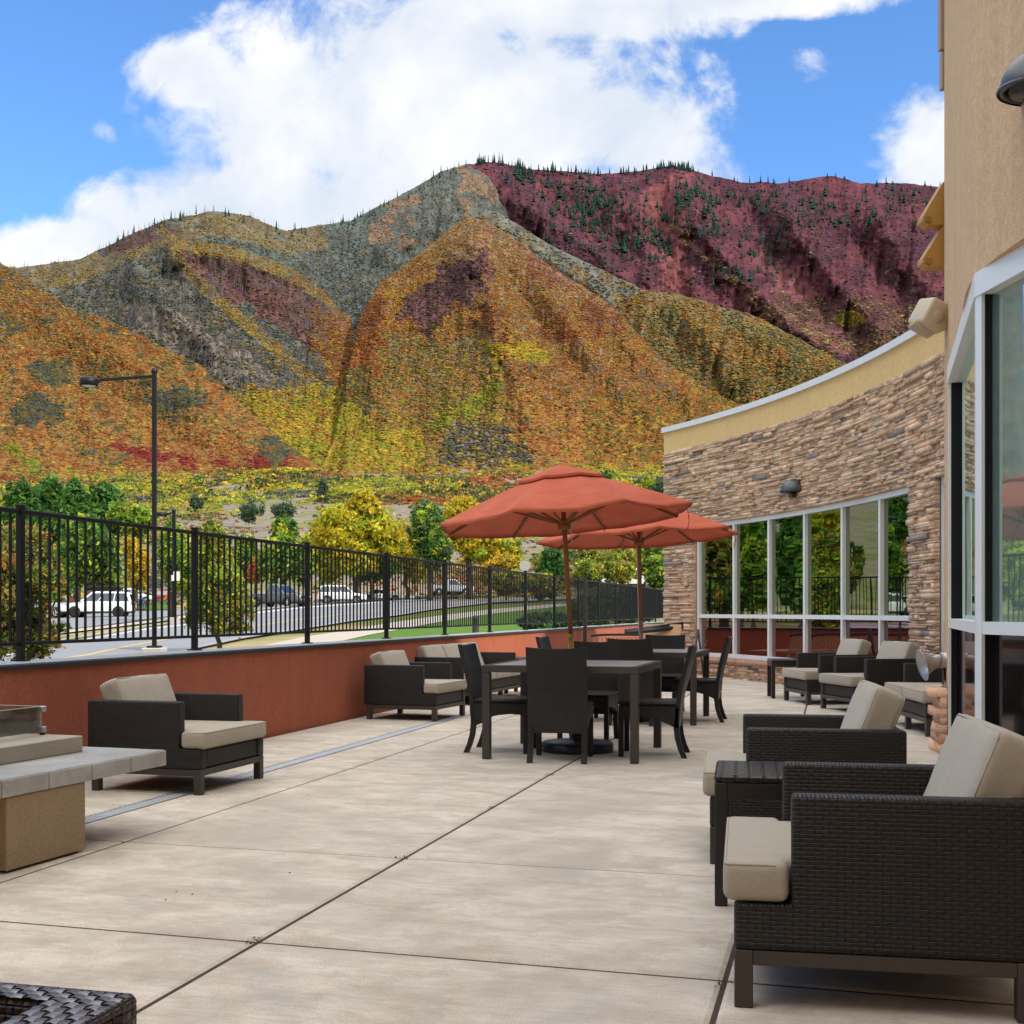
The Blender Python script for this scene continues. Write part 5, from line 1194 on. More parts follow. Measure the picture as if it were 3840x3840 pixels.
# ------------------------------------------------------------------ street furniture
def pole_lamp(u, vb, vt, Y, arm_u, head_w, lab, rad, base=True):
    X = (u - CX) / F * Y; zb = float(zg(X, Y)); zt = CH + (VH - vt) / F * Y
    r = empty('street_lamp', (X, Y, zb), 0, lab, 'street lamp', 'black street lamps'); h = zt - zb; ax = (arm_u - CX) / F * Y - X
    m = MB(); m.box((0, 0, h / 2 + .1), (rad * 2, rad * 2, h - .2), .01); m.lathe([(rad * 1.5, h - .02), (rad * 1.5, h + .05), (.001, h + .09)], 12); m.build('pole', M['black'], r)
    if base:
        m = MB(); m.box((0, 0, .0), (.5, .5, .84), .02); m.build('footing', M['pole_concrete'], r)
        m = MB(); m.box((0, 0, .445), (.3, .3, .05), .01); m.build('base_plate', M['black'], r)
    sg = -1 if ax < 0 else 1
    m = MB(); m.beam((0, 0, h - .12), (ax - sg * head_w * .9, 0, h - .12 - abs(ax) * .06), .05, .07, .008); m.build('arm', M['black'], r)
    m = MB(); hz = h - .16 - abs(ax) * .06
    m.lathe([(.001, .12), (head_w * .5, .115), (head_w * .85, .08), (head_w * .92, .0), (head_w * .9, -.10), (head_w * .84, -.11), (head_w * .8, -.05)], 28, 'z', (ax, 0, hz)); m.box((ax - sg * head_w * .9, 0, hz + .02), (head_w * .5, .1, .09), .015)
    hd = m.build('lamp_head', M['black'], r)
    m = MB(); m.lathe([(.001, -.12), (head_w * .5, -.115), (head_w * .8, -.085)], 24, 'z', (ax, 0, hz)); m.build('lens', simple('lamp_lens', (.55, .56, .55), .2), hd)
    return r
pole_lamp(579, 2460, 1392, 30.0, 333, .24, 'tall black street lamp with one long arm in front of the left hill', .05)
sl = pole_lamp(652, 2260, 1914, 62, 605, .30, 'short black street lamp with a white sign on its pole', .075)
m = MB(); m.box((.16, -.12, 1.16 + (2291 - 2161) / F * 62 - sl.location.z), (.30, .03, .46), .01); m.box((.0, -.1, 1.16 + (2291 - 2168) / F * 62 - sl.location.z), (.18, .05, .3), .01)
s_ = m.build('hanging_sign', M['white'], sl)
# give-way sign seen from the back
X, Y = (1968 - CX) / F * 100, 100.0; zb = float(zg(X, Y))
r = empty('road_sign', (X, Y, zb), 0, 'grey back of an octagonal road sign by the golden tree', 'road sign')
zc = CH + (VH - 2122) / F * Y - zb
m = MB(); m.box((0, .03, zc / 2), (.07, .07, zc + .6), .01); m.build('post', M['black'], r)
m = MB(); m.prism([(.46 * math.cos(R_(22.5 + 45 * i)), zc + .46 * math.sin(R_(22.5 + 45 * i))) for i in range(8)], -.02, .01, 'xz', .004); m.build('plate', M['sign_back'], r)
for i, (u, vt, Yb, lab) in enumerate(((1783, 2307, 45, 'dark bollard light on the lawn behind the fence, nearer of two'), (2031, 2318, 49, 'dark bollard light among the juniper behind the fence'))):
    X = (u - CX) / F * Yb; zb = float(zg(X, Yb)); h = CH + (VH - vt) / F * Yb - zb
    r = empty('bollard', (X, Yb, zb), 0, lab, 'bollard', 'bollard lights')
    m = MB(); m.lathe([(.12, -.2), (.12, h * .62)], 20); m.lathe([(.085, h * .62), (.085, h * .8)], 16); m.build('shaft', M['frame'], r)
    m = MB(); m.lathe([(.125, h * .78), (.125, h * .86), (.10, h * .95), (.05, h * .99), (.001, h)], 20); m.build('dome_cap', M['frame'], r)
# brown house beyond
X, Y = (2200 - CX) / F * 165, 165.0; zb = float(zg(X, Y)); zr = CH + (VH - 2058) / F * Y - zb; ze = CH + (VH - 2092) / F * Y - zb
r = empty('house', (X, Y, zb), R_(-12), 'brown gabled house half hidden by the thin willow', 'house')
m = MB(); m.prism([(-2.6, -1), (2.6, -1), (2.6, ze), (0, zr), (-2.6, ze)], 0, 9, 'xz'); m.build('wall', M['house'], r)
m = MB(); m.prism([(-3.0, ze - .2), (0, zr + .02), (3.0, ze - .2), (3.0, ze + .05), (0, zr + .3), (-3.0, ze + .05)], -.4, 9.4, 'xz'); m.build('roof', M['roof'], r)
m = MB(); m.box((-.2, -.03, ze * .45), (1.2, .08, 1.3), .02); m.build('window', M['car_glass'], r)

# ------------------------------------------------------------------ vehicles
def wheel(r, x, y, rad, wd, parent):
    m = MB(); m.lathe([(rad * .62, -wd / 2), (rad * .95, -wd / 2), (rad, -wd * .3), (rad, wd * .3), (rad * .95, wd / 2), (rad * .62, wd / 2)], 24, 'y', (x, y, rad)); t = m.build('wheel', M['rubber'], parent)
    m = MB(); sg = 1 if y > 0 else -1
    m.lathe([(.001, sg * wd * .38), (rad * .18, sg * wd * .42), (rad * .22, sg * wd * .32), (rad * .58, sg * wd * .36), (rad * .63, sg * wd * .5)], 20, 'y', (x, y, rad))
    for i in range(5):
        a = i * 1.2566; m.beam((x + math.cos(a) * rad * .15, y + sg * wd * .43, rad + math.sin(a) * rad * .15), (x + math.cos(a) * rad * .6, y + sg * wd * .43, rad + math.sin(a) * rad * .6), .05, .02)
    m.build('rim', M['alu'] if r else M['dark_grey'], t)
def car(name, loc, rz, L, Wd, H, kind, paint_, label, alloy=1, group='vehicles parked along the road', cat='car', wr=.34):
    """x forward; kind: suv, pickup, sedan"""
    r = empty(name, loc, rz, label, cat, group); h = L / 2; g = .26; belt = H * .58
    hw = Wd / 2
    if kind == 'suv':
        body = [(-h, .42), (-h + .02, belt - .05), (-h + .1, belt + .02), (h * .40, belt + .02), (h * .90, belt - .14), (h - .03, belt - .32), (h, .55), (h - .05, .36), (h * .8, g), (-h + .35, g)]
        cab = [(-h + .08, belt), (-h + .28, H - .12), (-h + .55, H - .02), (h * .02, H), (h * .16, H - .06), (h * .48, belt)]
    elif kind == 'sedan':
        body = [(-h, .45), (-h + .03, belt - .02), (-h * .55, belt + .06), (h * .35, belt + .05), (h * .9, belt - .1), (h, .55), (h - .05, .34), (h * .8, g), (-h + .35, g)]
        cab = [(-h * .72, belt + .03), (-h * .42, H - .06), (-h * .1, H), (h * .08, H - .03), (h * .42, belt + .03)]
    else:
        body = [(-h, .55), (-h, belt + .02), (-h * .18, belt + .02), (-h * .18, belt + .1), (h * .34, belt + .08), (h * .93, belt - .03), (h, belt - .2), (h, .6), (h - .1, .45), (h * .8, g + .14), (-h + .3, g + .16)]
        cab = [(-h * .22, belt), (-h * .18, H - .05), (-h * .08, H), (h * .14, H), (h * .20, H - .05), (h * .46, belt)]
    m = MB(); m.prism(body, -hw, hw, 'xz', .07, 3); m.build('body', paint_, r)
    m = MB(); tp = []
    bm = MB(); bm.prism(cab, -hw * .93, hw * .93, 'xz', .05, 3)
    bm.v = [(x, y * (1 - .16 * max(0, (z - belt) / (H - belt))), z) for x, y, z in bm.v]; cb = bm.build('cabin', paint_, r)
    # glazing: side panes and screens standing 3 mm proud of the cabin
    zx = lambda z: hw * .93 * (1 - .16 * max(0, (z - belt) / (H - belt))) + .012
    x0, x1 = cab[0][0], cab[-1][0]; zl, zu = belt + .07, H - .12
    def top_x(x, z, front):
        if front: a, b = (cab[-1], cab[-2])
        else: a, b = (cab[0], cab[1])
        t = (z - a[1]) / max(b[1] - a[1], .01); return a[0] + (b[0] - a[0]) * min(1, max(0, t))
    fl_, fu = top_x(0, zl, True) - .12, top_x(0, zu, True) - .14; rl, ru = top_x(0, zl, False) + .12, top_x(0, zu, False) + .14
    ncut = 3 if kind == 'suv' else 2
    for sy in (-1, 1):
        for i in range(ncut):
            a0, a1 = i / ncut + .012, (i + 1) / ncut - .012; q = MB()
            pts = [(rl + (fl_ - rl) * a0, zl), (rl + (fl_ - rl) * a1, zl), (ru + (fu - ru) * a1, zu), (ru + (fu - ru) * a0, zu)]
            vs = [(x, sy * zx(z), z) for x, z in pts] + [(x, sy * (zx(z) - .03), z) for x, z in pts]
            q.add(vs, [(0, 1, 2, 3)[::-sy], (0, 4, 5, 1), (1, 5, 6, 2), (2, 6, 7, 3), (3, 7, 4, 0)]); q.build('side_window', M['car_glass'], r)
    for front in (True, False):
        a, b = (cab[-1], cab[-2]) if front else (cab[0], cab[1]); q = MB(); sg = 1 if front else -1
        d = Vector((b[0] - a[0], 0, b[1] - a[1])).normalized(); nr = Vector((d.z * sg, 0, -d.x * sg)) * .012 * (1 if front else 1)
        if nr.x * sg < 0: nr = -nr
        vs = []
        for t, z_ in ((.1, 0), (.9, 1)):
            x = a[0] + (b[0] - a[0]) * t; z = a[1] + (b[1] - a[1]) * t
            for sy in (-1, 1): vs.append((x + nr.x, sy * (zx(z) - .1), z + nr.z))
        q.add(vs, [(0, 1, 3, 2)[::sg]]); q.build('windscreen' if front else 'rear_window', M['car_glass'], r)
    wb = L * .30
    for x in (-wb, wb):
        for sy in (-1, 1):
            m = MB(); m.lathe([(.001, sy * .006), (wr * 1.16, sy * .006)], 24, 'y', (x, sy * hw, wr)); m.build('wheel_arch', M['rubber'], r)
            wheel(alloy, x, sy * (hw - .07), wr, .2, r)
    m = MB(); m.box((0, 0, g + .07), (L * .94, Wd * 1.012, .14), .03); m.build('sill_trim', M['rubber'], r)
    for sy in (-1, 1):
        m = MB(); m.box((h - .07, sy * (hw - .26), belt - .27), (.16, .36, .17), .03); m.build('headlight', M['lamp_clear'], r)
        m = MB(); m.box((-h + .06, sy * (hw - .12), belt - .08), (.14, .24, .28), .03); m.build('taillight', M['lamp_red'], r)
        m = MB(); m.box((h * .40, sy * (hw + .07), belt + .1), (.12, .16, .13), .03); m.build('wing_mirror', paint_, r)
    m = MB(); m.box((h - .005, 0, belt - .3), (.05, Wd * .5, .2), .02); m.build('grille', M['black'], r)
    for sy in (-1, 1):
        m = MB(); m.box((h * .06, sy * (hw + .012), belt - .12), (.14, .02, .03), .004); m.build('door_handle', M['dark_grey'], r)
    return r
def gp(u, v=None, Y=None):
    if Y: return Vector(((u - CX) / F * Y, Y, float(zg((u - CX) / F * Y, Y)) + .05))
    p = hit(u, v); return Vector((p.x, p.y, p.z + .05))
w1 = gp(372, 2316)
Yc = w1.y; Lc = 4.7
c1 = car('suv', w1, R_(187), 4.75, 1.85, 1.72, 'suv', M['p_white'], 'white suv seen through the fence with a roof box and bikes on its back', 0)
m = MB(); m.M = Matrix.Translation(w1) @ Matrix.Rotation(R_(187), 4, 'Z'); m.M = m.M @ Matrix.Translation((-.35, 0, 1.93)); m.prism([(-1.15, -.12), (1.15, -.14), (1.28, -.05), (1.0, .1), (.4, .17), (-.9, .17), (-1.2, .08)], -.42, .42, 'xz', .06, 3)
rb = empty('roof_box', w1 + Vector((0, 0, 1.76)), 0, 'black roof box on top of the white suv', 'roof box')
m.v = [(x - w1.x, y - w1.y, z - w1.z - 1.76) for x, y, z in m.v]; m.build('shell', M['black'], rb)
m = MB(); m.M = Matrix.Rotation(R_(187), 4, 'Z'); m.box((.3, 0, 0.0), (.06, 1.3, .06)); m.box((-1.0, 0, 0.0), (.06, 1.3, .06)); m.build('rack_bar', M['black'], rb)
def bike(loc, rz, lab, col):
    r = empty('bicycle', loc, rz, lab, 'bicycle', 'bicycles on the car rack')
    for x in (-.52, .52):
        m = MB(); vs = []; fs = []
        m.tube([(x + .34 * math.cos(a), 0, .34 + .34 * math.sin(a)) for a in np.linspace(0, 2 * math.pi, 25)], .025, 6, False)
        for i in range(8): a = i * .785; m.tube([(x, 0, .34), (x + .32 * math.cos(a), 0, .34 + .32 * math.sin(a))], .005, 4)
        m.build('wheel', M['rubber'], r)
    m = MB()
    for a, b in (((-.52, 0, .34), (-.05, 0, .32)), ((-.05, 0, .32), (-.22, 0, .82)), ((-.22, 0, .82), (-.52, 0, .34)), ((-.05, 0, .32), (.36, 0, .72)), ((-.2, 0, .76), (.34, 0, .80)), ((.32, 0, .92), (.52, 0, .34))): m.tube([a, b], .02, 6)
    m.build('frame', col, r)
    m = MB(); m.tube([(.3, -.28, .96), (.3, .28, .96)], .016, 6); m.build('handlebar', M['black'], r)
    m = MB(); m.box((-.24, 0, .87), (.26, .13, .06), .02); m.build('saddle', M['black'], r)
bd = Matrix.Rotation(R_(187), 4, 'Z')
for i, (o_, lab) in enumerate(((-2.62, 'bicycle on the rack closest to the white suv tailgate'), (-2.85, 'outer bicycle on the rack of the white suv'))):
    bike(w1 + bd @ Vector((o_, .1 * i, .42)), R_(187 + 68), lab, M['p_blue'] if i else M['dark_grey'])
rk = MB(); rk.M = Matrix.Rotation(R_(187), 4, 'Z'); rk.box((-2.6, 0, .5), (.7, .06, .06)); rk.box((-2.7, 0, .8), (.05, .05, .6)); tag(rk.build('bike_rack', M['black']), 'black bike rack on the tail of the white suv', 'bike rack').location = w1
c2p = gp(505, 2262); car('suv', c2p, R_(10), 4.6, 1.8, 1.65, 'suv', M['p_white'], 'small white suv with red trim parked behind the bicycles', 1)
c3p = gp(562, 2262); car('hatchback', c3p + Vector((.8, 4, 0)), R_(80), 4.2, 1.75, 1.5, 'sedan', M['p_red'], 'red car beside the tall lamp post, mostly hidden', 1)
car('minivan', gp(145, 2318), R_(185), 4.8, 1.85, 1.7, 'suv', M['p_silver'], 'pale car behind the bronze maple at far left', 1)
car('pickup_truck', gp(1045, 2277), R_(-28), 5.7, 2.0, 1.95, 'pickup', M['p_grey'], 'dark grey pickup truck parked beyond the road', 1, cat='truck', wr=.41)
car('suv', gp(1285, 2264), R_(4), 4.8, 1.85, 1.75, 'suv', M['p_white'], 'white suv parked under the big yellow ash', 1, wr=.36)
car('sedan', gp(1392, 2257) + Vector((.6, 5, 0)), R_(10), 4.6, 1.8, 1.4, 'sedan', M['p_white'], 'white sedan just ahead of the suv under the yellow ash', 1)
car('pickup_truck', gp(1690, 2233), R_(15), 5.4, 1.95, 1.85, 'pickup', M['p_silver'], 'pale silver pickup beside the blue green tree', 1, cat='truck', wr=.38)
q = Vector(((2350 - CX) / F * 108, 108, CH + (VH - 2206) / F * 108)); car('motorhome', q, R_(8), 5.4, 2.1, 2.0, 'suv', M['p_white'], 'white van beyond the fence left of the second umbrella pole', 1, cat='van')
q = Vector(((2420 - CX) / F * 118, 118, CH + (VH - 2206) / F * 118)); car('suv', q, R_(60), 4.8, 1.9, 1.8, 'suv', M['p_silver'], 'silver suv beyond the fence between second pole and stone wing', 1)

# ------------------------------------------------------------------ patio furniture
def wicker_panel(poly, x0, x1, plane='yz', b=.012): m = MB(); return m.prism(poly, x0, x1, plane, b, 2)
def lounge(name, Wd, ncush, label, cat, group, wick='wicker', cushions=True):
    """+Y is the front; origin on the floor in the middle"""
    r = empty(name, (0, 0, 0), 0, label, cat, group); h = Wd / 2; D = .42; aw = .085; wm = M[wick]
    for sx in (-1, 1):
        x0, x1 = sorted((sx * h, sx * (h - aw)))
        m = MB(); m.prism([(-D - .03, .165), (D, .165), (D, .295), (.255, .295), (.255, .605), (-D - .03, .605)], x0, x1, 'yz', .012, 2); m.build('arm', wm, r)
    m = MB(); m.box((0, -D + .015, .385), (Wd - 2 * aw - .004, .085, .435), .012); m.build('back_panel', wm, r)
    m = MB(); m.box((0, D - .05, .229), (Wd - 2 * aw - .004, .085, .125), .012); m.build('front_panel', wm, r)
    m = MB(); m.box((0, -.02, .27), (Wd - 2 * aw - .01, .74, .03)); m.build('seat_deck', M['dark_void'], r)
    m = MB()
    for sx in (-1, 1): m.box((sx * (h - .03), 0, .143), (.05, 2 * D - .108, .043), .003)
    for sy in (-1, 1): m.box((0, sy * (D - .028), .143), (Wd - .115, .05, .043), .003)
    m.build('base_frame', M['frame'], r)
    lx = [-(h - .03), h - .03] + ([0] if ncush > 1 else [])
    for x in lx:
        for sy in (-1, 1): m = MB(); m.box((x, sy * (D - .028), .0822), (.054, .054, .1643), .003); m.build('leg', M['frame'], r)
    if not cushions: return r
    iw = Wd - 2 * aw - .01; cw = iw / ncush
    for i in range(ncush):
        x0 = -iw / 2 + cw * i; x1 = x0 + cw; fx0 = -h + .004 if i == 0 else x0; fx1 = h - .004 if i == ncush - 1 else x1
        bm = bmesh.new(); pl = [(x0 + .004, -.22), (x1 - .004, -.22), (x1 - .004, .262), (fx1 - .003, .262), (fx1 - .003, .452), (fx0 + .003, .452), (fx0 + .003, .262), (x0 + .004, .262)]
        q = []
        for a in pl:
            if not q or (abs(a[0] - q[-1][0]) + abs(a[1] - q[-1][1])) > .012: q.append(a)
        m = MB(); m.prism(q, .298, .412, 'xy', .028, 4)
        m.v = [(x, y, z + (.018 * max(0, 1 - (abs(y - .1) / .36) ** 2) * max(0, 1 - ((x - (x0 + x1) / 2) / (cw * .52)) ** 2) if z > .36 else 0)) for x, y, z in m.v]
        sc_ = m.build('seat_cushion', M['fabric'], r)
        q2 = MB(); lp = [(fx0 + .012, .30, .404), (fx0 + .012, .436, .404), (fx0 + .022, .446, .404), (fx1 - .022, .446, .404), (fx1 - .012, .436, .404), (fx1 - .012, .30, .404)]; q2.tube(lp, .004, 6, False); q2.build('piping', M['fabric'], sc_)
        m = MB(); m.M = Matrix.Translation(((x0 + x1) / 2, -.272, .575)) @ Matrix.Rotation(R_(22), 4, 'X')
        m.rbox((0, 0, 0), (cw - .015, .145, .43), .03, 16, (0.0, .014, .004), .006, 6.0, 3.7 * i + Wd * 5); bc = m.build('back_cushion', M['fabric'], r)
        q2 = MB(); q2.M = m.M; hx_, hz_ = (cw - .015) / 2 - .009, .43 / 2 - .009
        for yy_ in (-.0635, .0635):
            lp = []
            for (cx_, cz_, a0_) in ((hx_ - .02, hz_ - .02, 0), (-hx_ + .02, hz_ - .02, 90), (-hx_ + .02, -hz_ + .02, 180), (hx_ - .02, -hz_ + .02, 270)):
                for da in (0, 30, 60, 90): lp.append((cx_ + .02 * math.cos(R_(a0_ + da)), yy_, cz_ + .02 * math.sin(R_(a0_ + da))))
            q2.tube(lp + lp[:1], .0042, 6, False)
        q2.build('piping', M['fabric'], bc)
    return r
AG = 'wicker lounge armchairs'
def put(o, x, y, f, s=(1, 1, 1)):
    o.location = (x, y, 0.0005); o.rotation_euler = (0, 0, math.atan2(-f[0], f[1])); o.scale = s
def fdir(deg): a = R_(deg); return (math.cos(a), -math.sin(a))
arm = lounge('armchair', .86, 1, 'lounge armchair in front of the red wall behind the fire pit', 'armchair', AG)
f = fdir(15.8); put(arm, -1.868 - .365 * f[0], 8.206 - .365 * f[1], f, (1, .94, .965))
def another(label, x, y, f, s=(1, 1, 1)):
    o = copy_tree(arm); o['label'] = label; put(o, x, y, f, s); return o
another('lounge armchair by the red wall, left of the long sofa', -1.04, 13.55, fdir(19), (1, .96, .965))
another('nearest lounge armchair, large at the lower right edge', 1.14, 3.97, (-.982, .182), (1, 1, 1.03))
another('lounge armchair facing left, just behind the nearest one', 1.39, 6.03, (-.986, .165), (1, 1, 1.03))
another('lounge armchair under the curved window next to the small dark table', 4.0, 15.75, (-.99, -.12), (1, 1, 1.02))
another('lounge armchair under the curved window, nearer to the stucco corner', 4.17, 14.45, (-.98, -.19), (1, 1, 1.02))
sofa = lounge('sofa', 2.1, 3, 'three seat wicker sofa against the red wall', 'sofa', None)
f = fdir(18.5); put(sofa, -.52, 16.3, f, (1, 1, .97))
love = lounge('loveseat', 1.5, 2, 'two seat wicker loveseat half hidden behind the stucco corner', 'sofa', None)
put(love, 4.28, 12.15, (-.997, .06), (1, 1, 1.02))

def shift_cushion(o, dz, dy, rz, rx=0):
    for c in o.children:
        if c.name.startswith('back_cushion'): c.location = (0, dy, dz); c.rotation_euler = (R_(rx), 0, R_(rz))
for o in [q for q in COL.objects if q.name.startswith(('armchair', 'sofa', 'loveseat')) and q.parent is None]:
    left = o.location.x < 0; kx = (hash(round(o.location.y * 10)) % 7 - 3)
    shift_cushion(o, -.045 if left else -.005, -.02 if left else -.045, kx * .5)
def side_table(name, label, x, y, ang, s=.5, h=.515):
    r = empty(name, (x, y, 0.0005), R_(ang), label, 'side table', 'small wicker side tables'); a = s / 2
    m = MB(); m.box((0, 0, h - .014), (s, s, .028), .008); m.build('top', M['wicker_top'], r)
    m = MB()
    for sx in (-1, 1):
        m.box((sx * (a - .022), 0, h - .063), (.036, s - .10, .066), .004); m.box((0, sx * (a - .022), h - .063), (s - .10, .036, .066), .004)
    m.build('apron', M['frame_dark'], r)
    for sx in (-1, 1):
        for sy in (-1, 1): m = MB(); m.box((sx * (a - .027), sy * (a - .027), (h - .030) / 2), (.05, .05, h - .030), .004); m.build('leg', M['frame_dark'], r)
    return r
M['frame_dark'] = simple('dark_table_metal', (.024, .020, .018), .4, .2)
M['wicker_top'] = mat_weave('glossy_wicker_top', (.022, .019, .018), (.03, .026, .025), .11, .045, .8, .22, .008)
side_table('side_table', 'small square wicker table between the two right hand armchairs', 1.085, 5.07, -10.5)
side_table('side_table', 'small dark table under the curved window beside an armchair', 3.70, 16.62, -5)
side_table('side_table', 'small dark table at the right end of the sofa', .20, 17.55, -18, .5, .5)

def dining_table(name, x, y, ang, label):
    r = empty(name, (x, y, 0.0005), R_(ang), label, 'table', 'square dining tables'); s = 1.235; a = s / 2; h = .737
    m = MB()
    for i in range(9): m.box((0, -a + .09 + i * (s - .18) / 8, h - .012), (s - .10, (s - .18) / 8 - .008, .018), .003)
    m.build('top', M['slate_top'], r)
    m = MB()
    for q in (-1, 1): m.box((q * (a - .025), 0, h - .028), (.05, s - .1, .055), .004); m.box((0, q * (a - .025), h - .028), (s, .05, .0555), .004)
    m.build('apron', M['frame'], r)
    for sx in (-1, 1):
        for sy in (-1, 1): m = MB(); m.box((sx * (a - .033), sy * (a - .033), (h - .057) / 2), (.062, .062, h - .057), .004); m.build('leg', M['frame'], r)
    return r
dining_table('dining_table', .52, 10.13, -15.2, 'square dining table under the nearer terracotta umbrella')
dining_table('dining_table', 1.427, 13.28, -15.2, 'square dining table under the farther terracotta umbrella')
def dining_chair(label):
    r = empty('dining_chair', (0, 0, 0), 0, label, 'chair', 'wicker dining chairs'); w_ = .46; h = w_ / 2; wm = M['wicker_chair']
    # seat with arched aprons
    m = MB(); m.box((0, .015, .425), (w_, .47, .032), .012); m.build('seat', wm, r)
    for sx in (-1, 1):
        x0, x1 = sorted((sx * h, sx * (h - .04)))
        arch = [(.245, .409), (.245, .30), (.20, .315), (.1, .322), (0, .312), (-.10, .288), (-.17, .255), (-.215, .23), (-.235, .23), (-.235, .409)]
        m = MB(); m.prism(arch, x0, x1, 'yz', .006); m.build('side_apron', wm, r)
    m = MB(); m.box((0, .235, .365), (w_ - .082, .028, .09), .006); m.build('front_apron', wm, r)
    # curved back reaching down below the seat
    n, k_ = 12, 8; V0_ = []; fs = []
    prof = [(-.225, .225), (-.238, .32), (-.245, .42), (-.262, .55), (-.292, .68), (-.325, .80), (-.345, .885)]
    for side in (0, 1):
        for i in range(n + 1):
            t = i / n * (len(prof) - 1); j = min(int(t), len(prof) - 2); ft = t - j
            y = prof[j][0] + (prof[j + 1][0] - prof[j][0]) * ft; z = prof[j][1] + (prof[j + 1][1] - prof[j][1]) * ft
            for q in range(k_ + 1):
                s_ = q / k_ * 2 - 1; cur = -.022 * (1 - s_ * s_) * min(1, max(0, (z - .4) / .2)); dz_ = -.012 * (1 - s_ * s_) * (i / n) ** 4
                V0_.append((s_ * h * 1.0, y + cur + (.036 if side else 0), z + dz_))
    st = (n + 1) * (k_ + 1)
    for i in range(n):
        for q in range(k_):
            a = i * (k_ + 1) + q; fs.append((a, a + 1, a + k_ + 2, a + k_ + 1)); fs.append((st + a, st + a + k_ + 1, st + a + k_ + 2, st + a + 1))
    for i in range(n):
        a = i * (k_ + 1); fs.append((a, a + k_ + 1, st + a + k_ + 1, st + a)); a += k_; fs.append((a, st + a, st + a + k_ + 1, a + k_ + 1))
    for q in range(k_):
        fs.append((q, st + q, st + q + 1, q + 1)); a = n * (k_ + 1) + q; fs.append((a, a + 1, st + a + 1, st + a))
    m = MB(); m.add(V0_, fs, False); m.build('backrest', wm, r)
    for sx in (-1, 1):
        m = MB(); m.box((sx * (h - .022), .225, .152), (.042, .042, .305), .006); m.build('leg', wm, r)
        m = MB(); x = sx * (h - .022)
        pts = [(-.212, .24), (-.222, .15), (-.245, .07), (-.275, 0)]
        vs = []
        for (y, z) in pts: vs += [(x - .021, y - .021, z), (x + .021, y - .021, z), (x + .021, y + .021, z), (x - .021, y + .021, z)]
        f_ = [(0, 1, 2, 3), (15, 14, 13, 12)]
        for i in range(3):
            for q in range(4): f_.append((i * 4 + q, i * 4 + 4 + q, i * 4 + 4 + (q + 1) % 4, i * 4 + (q + 1) % 4))
        m.add(vs, f_); m.build('leg', wm, r)
    return r
dc = dining_chair('wicker dining chair with its back to the viewer at the nearer table')
put(dc, .385, 9.70, (.163, .987))
def dchair(label, x, y, f): o = copy_tree(dc); o['label'] = label; put(o, x, y, f); return o
dchair('wicker dining chair at the left side of the nearer table', -.06, 10.31, (.968, -.22))
dchair('wicker dining chair pulled out at the right side of the nearer table', 1.13, 10.02, (-.979, .2))
dchair('wicker dining chair on the far side of the nearer table, facing the viewer', .68, 11.06, (-.26, -.965))
dchair('wicker dining chair with its back to the viewer at the farther table', 1.25, 12.79, (.2, .98))
dchair('wicker dining chair at the left side of the farther table', .64, 13.28, (.965, -.262))
dchair('wicker dining chair on the far side of the farther table', 1.70, 14.12, (-.26, -.965))
dchair('wicker dining chair pulled out at the right side of the farther table', 1.97, 13.16, (-.97, .24))

